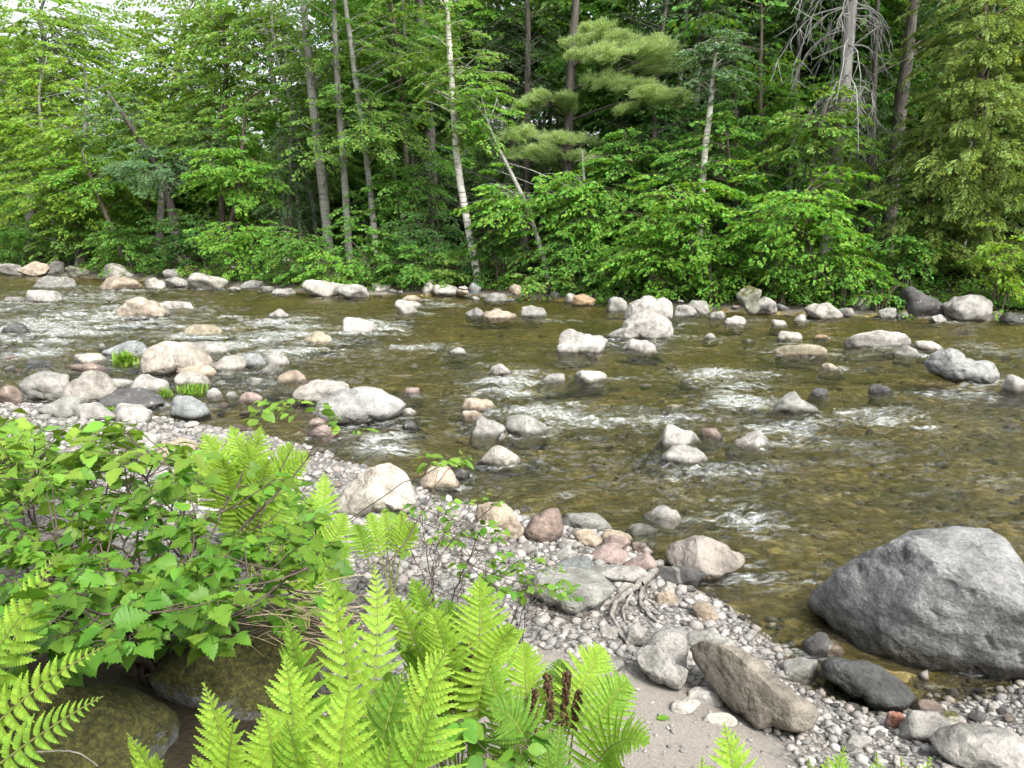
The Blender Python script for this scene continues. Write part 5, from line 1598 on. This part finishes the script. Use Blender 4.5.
fern("bright fern at bottom left of centre, its fronds fanning before the mossy corner boulder", (245, 930), 1.12, [
    (290, 640, 1.32, .105, .03, dict(bare=.28)), (208, 676, 1.22, .080, .05, dict(bare=.35, face=(-.2, -.8, .6))), (140, 722, 1.06, .075, .12, dict(bare=.35, face=(-.4, -.6, .7))),
    (168, 735, 1.0, .075, .08, dict(bare=.4, face=(-.2, -.7, .7))), (238, 708, 1.02, .085, .06, dict(bare=.35)), (262, 690, 1.12, .085, .10, dict(bare=.35, face=(.3, -.7, .6))), (195, 752, .95, .07, .08, dict(bare=.4))], seed=1)
fern("tall fern in the bottom centre left with the two highest upright fronds", (345, 840), 1.42, [
    (330, 566, 1.62, .085, .02, dict(bare=.24, face=(-.25, -.8, .6))), (373, 556, 1.78, .062, .04, dict(bare=.34, face=(.3, -.8, .5))),
    (296, 610, 1.52, .085, .14, dict(bare=.3, face=(-.5, -.6, .65)))], seed=2)
fern("bright fern in front at the bottom centre, its broad fronds leaning right", (335, 930), 1.12, [
    (455, 630, 1.34, .110, .10, dict(bare=.26, face=(-.25, -.75, .65))), (436, 702, 1.14, .100, .14, dict(bare=.3, face=(-.1, -.7, .7))),
    (352, 668, 1.22, .105, .03, dict(bare=.3, face=(.1, -.8, .6))), (318, 735, 1.0, .085, .08, dict(bare=.4)), (392, 728, 1.04, .09, .12, dict(bare=.35, face=(.1, -.7, .7))), (300, 700, 1.1, .09, .06, dict(bare=.35, face=(-.3, -.7, .6))), (405, 668, 1.26, .09, .08, dict(bare=.35, face=(-.2, -.7, .7), mat=M_FERN2))], seed=3)
fern("fern behind the leaning fronds with arching tips above dark stems", (455, 800), 1.75, [
    (480, 568, 1.86, .095, .06, dict(bare=.45)), (418, 572, 1.88, .085, .14, dict(bare=.48, face=(-.6, -.5, .6))), (510, 622, 1.62, .085, .30, dict(bare=.45, face=(.5, -.5, .7))),
    (405, 640, 1.55, .085, .28, dict(bare=.45, face=(-.4, -.5, .75), mat=M_FERN2)), (448, 590, 1.95, .08, .10, dict(bare=.5, mat=M_FERN2)), (432, 604, 1.72, .09, .16, dict(bare=.42, face=(-.4, -.6, .65))), (395, 590, 1.85, .08, .14, dict(bare=.42, face=(-.5, -.5, .65)))],
    fertile=[[(452, 720, 1.72), (452, 650, 1.72)], [(466, 720, 1.75), (470, 645, 1.75)], [(480, 705, 1.74), (486, 655, 1.74)]], seed=4)
fern("fern clump on the sand with dark brown fertile fronds, right of the centre ferns", (545, 810), 1.62, [
    (524, 632, 1.74, .066, .14, dict(bare=.58)), (598, 640, 1.84, .075, .30, dict(bare=.5, face=(.3, -.6, .7))), (627, 678, 1.66, .058, .42, dict(bare=.5, face=(.2, -.45, .85))), (646, 738, 1.46, .078, .40, dict(bare=.45, face=(.2, -.5, .85))),
    (484, 652, 1.66, .05, .3, dict(bare=.5, face=(-.3, -.3, .9))), (492, 705, 1.5, .08, .38, dict(bare=.4, face=(-.2, -.4, .9), mat=M_FERN2)), (560, 648, 1.92, .06, .1, dict(bare=.6, mat=M_FERN2))],
    fertile=[[(536, 740, 1.66), (534, 690, 1.67)], [(550, 735, 1.67), (547, 676, 1.68)], [(562, 735, 1.68), (567, 672, 1.69)], [(572, 740, 1.67), (579, 692, 1.68)]], seed=5)
fern("fern entering at the left edge, fronds pointing up to the right", (-150, 760), 1.35, [
    (60, 545, 1.40, .085, .04, dict(bare=.15)), (108, 640, 1.25, .060, .10, dict(bare=.15)), (112, 676, 1.15, .055, .10, dict(bare=.15)), (5, 535, 1.45, .08, .05, dict(bare=.15)), (30, 600, 1.32, .08, .06, dict(bare=.15))], seed=6)
fern("fern tips at the bottom edge below the flat cream stone", (735, 900), 1.25, [(722, 714, 1.42, .11, .02, dict(bare=.2)), (765, 758, 1.25, .08, .05, dict(bare=.3)), (700, 745, 1.3, .08, .03, dict(bare=.3))], seed=7)
fern("small fern tips at the bottom edge below the long speckled boulder", (830, 890), 1.25, [(840, 736, 1.40, .09, .04, dict(bare=.2)), (806, 750, 1.3, .075, .05, dict(bare=.25)), (822, 740, 1.35, .075, .04, dict(bare=.25))], seed=8)
fern("small fern tips at the bottom edge toward the right corner", (890, 890), 1.25, [(876, 752, 1.38, .08, .06, dict(bare=.2)), (928, 753, 1.32, .08, .06, dict(bare=.2)), (900, 755, 1.3, .08, .04, dict(bare=.2))], seed=9)
fern("lush fern rising behind the leafy shrub near the stream", (248, 512), 3.55, [
    (205, 428, 3.6, .13, .08, dict(bare=.25)), (232, 422, 3.7, .12, .06, dict(bare=.3)), (262, 424, 3.7, .12, .06, dict(bare=.3)), (292, 440, 3.6, .12, .12, dict(bare=.28)), (312, 452, 3.5, .11, .2, dict(bare=.28)),
    (190, 452, 3.5, .11, .12, dict(bare=.28)), (222, 452, 3.35, .12, .12, dict(bare=.28)), (270, 458, 3.35, .12, .12, dict(bare=.28)), (245, 440, 3.4, .12, .1, dict(bare=.28))], seed=10, mat=M_FERN)
fern("fern right of the leafy shrub with fronds spilling over the gravel", (300, 600), 2.9, [
    (312, 492, 3.1, .11, .08, dict(bare=.25)), (345, 512, 3.0, .10, .16, dict(bare=.25)), (350, 545, 2.9, .10, .2, dict(bare=.25)), (285, 480, 3.1, .10, .06, dict(bare=.25)), (325, 470, 3.2, .10, .08, dict(bare=.25)), (270, 510, 2.9, .1, .1, dict(bare=.25))], seed=11)
fern("small pale fern tuft in front of the large pitted boulder", (388, 565), 3.05, [
    (370, 512, 3.1, .045, .25, dict(bare=.5, n=12)), (402, 510, 3.1, .045, .25, dict(bare=.5, n=12)), (418, 522, 3.0, .045, .35, dict(bare=.5, n=12)), (386, 506, 3.2, .045, .15, dict(bare=.55, n=12)), (356, 524, 3.0, .045, .35, dict(bare=.5, n=12))], seed=12)
fern("fern at the far left edge behind the leafy shrub", (-5, 500), 3.9, [
    (28, 418, 4.0, .13, .1, dict(bare=.25)), (5, 412, 4.0, .13, .06, dict(bare=.25)), (45, 432, 3.9, .12, .16, dict(bare=.25)), (-20, 420, 4, .12, .1, dict(bare=.25))], seed=13)
fern("low fern at the foot of the fern clump on the sand", (575, 830), 1.35, [
    (520, 752, 1.4, .075, .1, dict(bare=.3, mat=M_FERN2)), (590, 745, 1.45, .07, .12, dict(bare=.3, mat=M_FERN2)), (560, 720, 1.5, .065, .08, dict(bare=.35, mat=M_FERN2)), (545, 735, 1.42, .07, .1, dict(bare=.35, mat=M_FERN2))], seed=14)

# ------------------------------------------------------------------ the leafy shrub and its neighbours on the near bank
M_SHRUB = leaf_mat("shrub_leaf_green", (0.098, 0.205, 0.024), .42, .34, (1.35, 1.3, .5), .45, .22, .022)
M_SHRUB2 = leaf_mat("shrub_leaf_light_green", (0.145, 0.260, 0.036), .42, .28, (1.3, 1.25, .5), .45, .22, .022)
def leaf_outline(lobed=True):
    # half outline of a coarsely toothed, shallowly three-lobed leaf: (along, across)
    h = [(-.0, 0), (-.03, .12), (.05, .25), (.10, .29), (.16, .37), (.22, .37), (.30, .46), (.34, .42), (.44, .52), (.43, .40), (.46, .33), (.54, .345), (.56, .29), (.66, .29), (.68, .225), (.78, .215), (.80, .145), (.89, .115), (.91, .055), (1.04, 0)] if lobed else \
        [(0, 0), (.07, .13), (.12, .15), (.20, .25), (.25, .25), (.34, .325), (.39, .31), (.50, .33), (.55, .30), (.66, .285), (.70, .24), (.80, .20), (.83, .15), (.92, .10), (1, 0)]
    return np.array(h)
HO, HO2 = leaf_outline(True), leaf_outline(False)
def big_leaf(buf, p, d, n, ln, r, outline, mat=0, wid=1.0):
    d = unit(d); s = unit(np.cross(d, n)); n = np.cross(s, d)
    k = len(outline)
    a = outline[:, 0]; w = outline[:, 1] * wid
    bendc = r.uniform(.05, .28)
    fold = r.uniform(.10, .38)
    wav = .022 * (-1.0) ** np.arange(k) + r.uniform(-.02, .02, k)
    w = w * (1 + r.uniform(-.06, .06, k))
    spine = p + d * (a * ln)[:, None] - n * (bendc * ln * a ** 2)[:, None]
    Lf = spine + s * (w * ln)[:, None] + n * ((w * fold + wav * (w > 0)) * ln)[:, None]
    Rt = spine - s * (w * ln)[:, None] + n * ((w * fold - wav * (w > 0)) * ln)[:, None]
    V = np.vstack([spine, Lf, Rt])
    i = np.arange(k - 1)
    q = np.vstack([np.c_[i, i + 1, k + i + 1, k + i], np.c_[i + 1, i, 2 * k + i, 2 * k + i + 1]])
    buf.add(V, q, mat, True)

def near_shrub(label, base_px, Yb, regions, ncl, ll, mat, seed, outline=None, name="shrub", stem_r=.006, per=(4, 7), zb=None, wid=1.0, cat="shrub", group="leafy shrubs of the near bank", spread=1.0, stemmat=None):
    """regions: (cx, cy, rx, ry, y0, y1, share): where the leaf clusters sit, as ellipses with a range of distances"""
    r = np.random.default_rng(seed)
    p = at(base_px[0], base_px[1], Yb)
    z = H(p[0], Yb) if zb is None else zb
    root_ = empty(name, (p[0], Yb, z), label, cat, group)
    o3 = np.array(root_.location)
    outline = HO if outline is None else outline
    fb, sb = Buf(), Buf()
    tot = sum(q[6] for q in regions)
    cl = []
    for (cx, cyy, rx, ry, y0, y1, sh) in regions:
        for _ in range(int(ncl * sh / tot)):
            a, q = r.uniform(0, 6.28), r.uniform(0, 1) ** .5
            # the higher a cluster stands in the mound the further back it is
            py = cyy + math.sin(a) * q * ry
            t = np.clip((py - (cyy - ry)) / (2 * ry), 0, 1)
            Y = y1 + (y0 - y1) * t + r.normal(0, .17)
            cl.append(at(cx + math.cos(a) * q * rx, py, Y))
    nst = max(3, ncl // 9)
    mains = []
    for k in range(nst):
        e = cl[int(r.integers(len(cl)))]
        a = o3 + np.array([r.normal(0, .05), r.normal(0, .05), -.03])
        m = a * .45 + e * .55; m[2] = a[2] + (e[2] - a[2]) * .62
        pth = bez(a, m, e, 14) 
        pth[2:-1] += r.normal(0, .006, (11, 3))
        tube(sb, pth, np.linspace(stem_r, stem_r * .45, 14), 6)
        mains.append(pth)
    allp = np.vstack([m[4:] for m in mains])
    for c in cl:
        i = np.argmin(np.linalg.norm(allp - c, axis=1) + 2.0 * np.maximum(allp[:, 2] - c[2] + .03, 0))
        a = allp[i]
        m = (a + c) / 2; m[2] -= .02
        tube(sb, bez(a, m, c, 6), np.linspace(stem_r * .5, stem_r * .28, 6), 5)
        ax = unit(c - a + np.array([0, 0, .02])); ax[2] *= .35
        ax = unit(ax + r.normal(0, .25, 3) * np.array([1, 1, .3]))
        n = int(r.integers(per[0], per[1] + 1))
        for k in range(n):
            sd = (-1) ** k
            lay = k // 2
            az = math.radians(r.uniform(45, 80) * sd) if k < n - 1 else r.normal(0, .2)
            ca, sa = math.cos(az), math.sin(az)
            d = np.array([ax[0] * ca - ax[1] * sa, ax[0] * sa + ax[1] * ca, -.18 + r.normal(0, .18)])
            st = c + ax * (lay * ll * .35 * spread) + d * .25 * ll
            nn = np.array([0, -.15, 1.0]) + r.normal(0, .42, 3)
            tube(sb, np.array([c + ax * (lay * ll * .35 * spread), (c + ax * (lay * ll * .35) + st) / 2 + np.array([0, 0, .003]), st]), .0012, 4)
            big_leaf(fb, st, d, nn, ll * r.uniform(.42, 1.25), r, outline, 0, wid)
    fb.build("foliage", mat, root_, o3)
    sb.build("stem", stemmat or M_TWIG, root_, o3)
    return root_

near_shrub("big leafy green shrub with toothed leaves above the mossy boulders", (150, 660), 2.25, [
    (230, 520, 95, 55, 2.05, 2.75, 1.2), (120, 570, 105, 70, 1.85, 2.4, 1.3), (60, 510, 70, 55, 2.1, 2.8, .9), (170, 605, 105, 45, 1.75, 2.15, .9), (60, 620, 80, 50, 1.7, 2.1, .8), (270, 575, 60, 50, 1.95, 2.4, .7), (115, 612, 70, 34, 1.68, 1.95, .5)], 300, .056, M_SHRUB, 1)
near_shrub("light green shrub at the left edge, behind the big leafy one", (40, 560), 3.0, [
    (60, 455, 85, 40, 2.7, 3.4, 1.2), (130, 470, 60, 35, 2.7, 3.2, .8), (20, 470, 50, 50, 2.6, 3.2, .8)], 85, .060, M_SHRUB2, 2)
near_shrub("reddish-tipped young shrub reaching up at the centre of the leafy thicket", (118, 520), 2.9, [(115, 440, 28, 34, 2.85, 3.0, 1.0), (170, 470, 50, 18, 2.8, 3.0, .8)], 24, .075, M_SHRUB2, 3, HO2)
near_shrub("spindly sapling with small leaves on the gravel by the pale rocks", (455, 600), 2.95, [(480, 545, 26, 46, 2.95, 3.15, 1.0), (430, 515, 40, 20, 2.95, 3.1, .5), (520, 575, 30, 22, 2.8, 2.95, .5)], 42, .036, M_SHRUB, 4, HO2, stem_r=.004, per=(4, 7), name="sapling", cat="sapling")
near_shrub("trailing green plant with small leaves over the grey-green slab", (510, 600), 2.9, [(530, 582, 36, 18, 2.8, 3.0, 1.0), (565, 592, 28, 8, 2.85, 2.95, .5)], 16, .034, M_SHRUB, 5, HO2, stem_r=.003, name="plant", cat="plant")
near_shrub("thin branch of light leaves stretching over the water from the left", (200, 520), 3.2, [(285, 410, 34, 12, 3.5, 3.7, 1.0), (440, 460, 34, 8, 3.3, 3.5, .6), (330, 425, 30, 10, 3.4, 3.6, .4)], 18, .060, M_SHRUB2, 6, HO2, stem_r=.004, name="branching_shrub")
near_shrub("dark low plant under the ferns at the bottom centre", (520, 800), 1.6, [(490, 740, 40, 30, 1.5, 1.7, 1.0), (425, 700, 30, 30, 1.55, 1.7, .5)], 22, .05, M_SHRUB, 7, HO2, stem_r=.003, name="plant", cat="plant")
near_shrub("small-leaved plant below the large pitted boulder", (420, 560), 3.2, [(425, 530, 40, 22, 3.1, 3.3, 1.0), (470, 500, 24, 12, 3.2, 3.4, .4)], 16, .036, M_SHRUB2, 8, HO2, stem_r=.003, name="plant", cat="plant")

# bare dark twig leaning out of the thicket
def twig(label, pts, r0, r1, mat, name="twig", side=True, seed=0, cat="twig", group=None):
    r = np.random.default_rng(seed)
    b = Buf()
    P = spline([at(*q) for q in pts], 24)
    P[1:-1] += r.normal(0, .0025 if side else .0006, (22, 3))
    tube(b, P, np.linspace(r0, r1, 24), 6)
    if side:
        for k in range(5):
            i = int(r.integers(8, 22))
            e = P[i] + np.array([r.normal(0, .06), r.normal(0, .04), r.uniform(.03, .10)])
            tube(b, bez(P[i], (P[i] + e) / 2 + r.normal(0, .01, 3), e, 5), np.linspace(r1 * 1.2, r1 * .6, 5), 4)
    o = b.build(name, mat); tag(o, label, cat, group)
    return o
twig("bare dark twig leaning right out of the leafy thicket", [(240, 530, 2.75), (262, 508, 2.8), (290, 480, 2.9), (310, 455, 3.0), (322, 440, 3.05)], .006, .0018, M_TWIG, seed=1)
twig("long thin bare twig slanting over the gravel left of the spindly sapling", [(370, 585, 2.6), (410, 535, 2.75), (440, 480, 2.95), (470, 455, 3.1)], .004, .001, M_TWIG, seed=2)
twig("thin bare stem rising beside the spindly sapling", [(425, 590, 2.65), (448, 545, 2.75), (478, 520, 2.85), (500, 500, 2.9)], .003, .001, M_TWIG, seed=3)
twig("dry twig on the mossy boulder in the bottom left corner", [(5, 757, 1.25), (35, 752, 1.26), (75, 752, 1.27), (98, 766, 1.24)], .0022, .001, M_DRIFT, side=False, seed=4)
r = np.random.default_rng(71)
b = Buf()
for k in range(60):
    x, y = r.uniform(225, 330), r.uniform(585, 640)
    Y = r.uniform(1.85, 2.15)
    a = at(x, y, Y); e = at(x + r.uniform(20, 75), y + r.uniform(-12, 28), Y + r.uniform(-.1, .15))
    tube(b, bez(a, (a + e) / 2 + np.array([0, 0, r.uniform(-.02, .05)]), e, 7), [.0012, .0012, .0011, .001, .0009, .0007, .0005], 4)
tag(b.build("dry_grass", M_STRAW), kind="stuff")

# grass tufts on the rocks of the left cluster
M_GRASS = leaf_mat("grass_green", (0.135, 0.245, 0.030), .35, .25)
def tuft(label, px, py, Y, wpx, hpx, n, seed, broad=False):
    r = np.random.default_rng(seed)
    c = at(px, py, Y)
    s = depth_of(c) / F
    b = Buf()
    for k in range(n):
        a = c + np.array([r.normal(0, wpx * s * .18), r.normal(0, wpx * s * .14), -.02])
        h_ = hpx * s * r.uniform(.6, 1.1)
        az = r.uniform(0, 6.28); lean = r.uniform(.1, .9)
        dr = np.array([math.cos(az), math.sin(az), 0])
        e = a + dr * h_ * lean + np.array([0, 0, h_ * (1.05 - .5 * lean)])
        m = a + dr * h_ * lean * .3 + np.array([0, 0, h_ * .75])
        P = bez(a, m, e, 6)
        sd = np.cross(dr, [0, 0, 1.0])
        w = (.020 if broad else .008) * np.array([.8, 1, .9, .7, .45, .05])
        V = np.vstack([P + sd * w[:, None], P - sd * w[:, None]])
        i = np.arange(5)
        b.add(V, np.c_[i, i + 1, 6 + i + 1, 6 + i], 0, False)
    o = b.build("grass_tuft", M_GRASS)
    tag(o, label, "grass tuft", "grass tufts on the river rocks")
def rockY(px, py): return hit(px, py)[1]
tuft("rounded green tuft growing on the midstream cluster, left of the pink-white boulder", 126, 366, rockY(126, 368) + .25, 30, 18, 130, 1, True)
tuft("grass tuft by the round blue-grey boulder", 194, 394, rockY(194, 396) + .15, 42, 14, 170, 2)
tuft("small grass tuft beside the dark layered rock", 164, 396, rockY(164, 400) + .1, 18, 11, 60, 3)
tuft("small green weed on the flat slabs, left of the gravel", 106, 414, rockY(106, 416) + .05, 22, 10, 60, 4, True)
tuft("tiny green sprig on the gravel by the long speckled boulder", 716, 694, rockY(716, 697), 14, 12, 18, 5, True)
lf_ = Buf(); rr_ = np.random.default_rng(3)
g = hit(657, 720, False)
big_leaf(lf_, np.array([0, 0, .006]), np.array([1, .2, 0]), np.array([0, 0, 1.0]), .05, rr_, HO2)
o = lf_.build("fallen_leaf", M_SHRUB); o.location = g; tag(o, "green fallen leaf lying on the sand", "leaf")

# exposed roots of the cedar above the right-hand waterline
for k, (pts, lab) in enumerate([([(955, 262), (930, 284), (905, 286), (896, 300)], "exposed cedar root curving left over dark rock"), ([(965, 280), (985, 296), (1005, 298), (1022, 305)], "exposed cedar root running right above the water"),
                                ([(940, 270), (925, 292), (915, 306)], "short exposed cedar root hanging by the dark wet boulder")]):
    b = Buf()
    tube(b, spline([hit(x, y) + np.array([0, 0, .06]) for x, y in pts], 20), np.linspace(.05, .015, 20), 7)
    o = b.build("tree_root", BK['grey']); tag(o, lab, "tree root", "exposed cedar roots")

# low plants covering the bank to the left, too many to count
r = np.random.default_rng(91)
n = 2600
P = np.c_[r.uniform(-9, -1.1, n), r.uniform(.3, 8.5, n)]
h, dn, df = land(P)
cl = fbm(np.c_[P * .9, np.zeros(n)], 3)
ok = (dn > .7) & (cl > -.15) & (P[:, 0] < -.70 * P[:, 1] - .15)
P3 = np.c_[P, h + r.uniform(.03, .42, n)][ok]
L = Leaves(); out = r.normal(size=(len(P3), 3)); out[:, 2] = .3
sprays(L, None, P3, out, r.uniform(.25, .45, len(P3)), 22, .06, r)
b = Buf(); L.into(b)
tag(b.build("bank_undergrowth", M_SHRUB), kind="stuff")
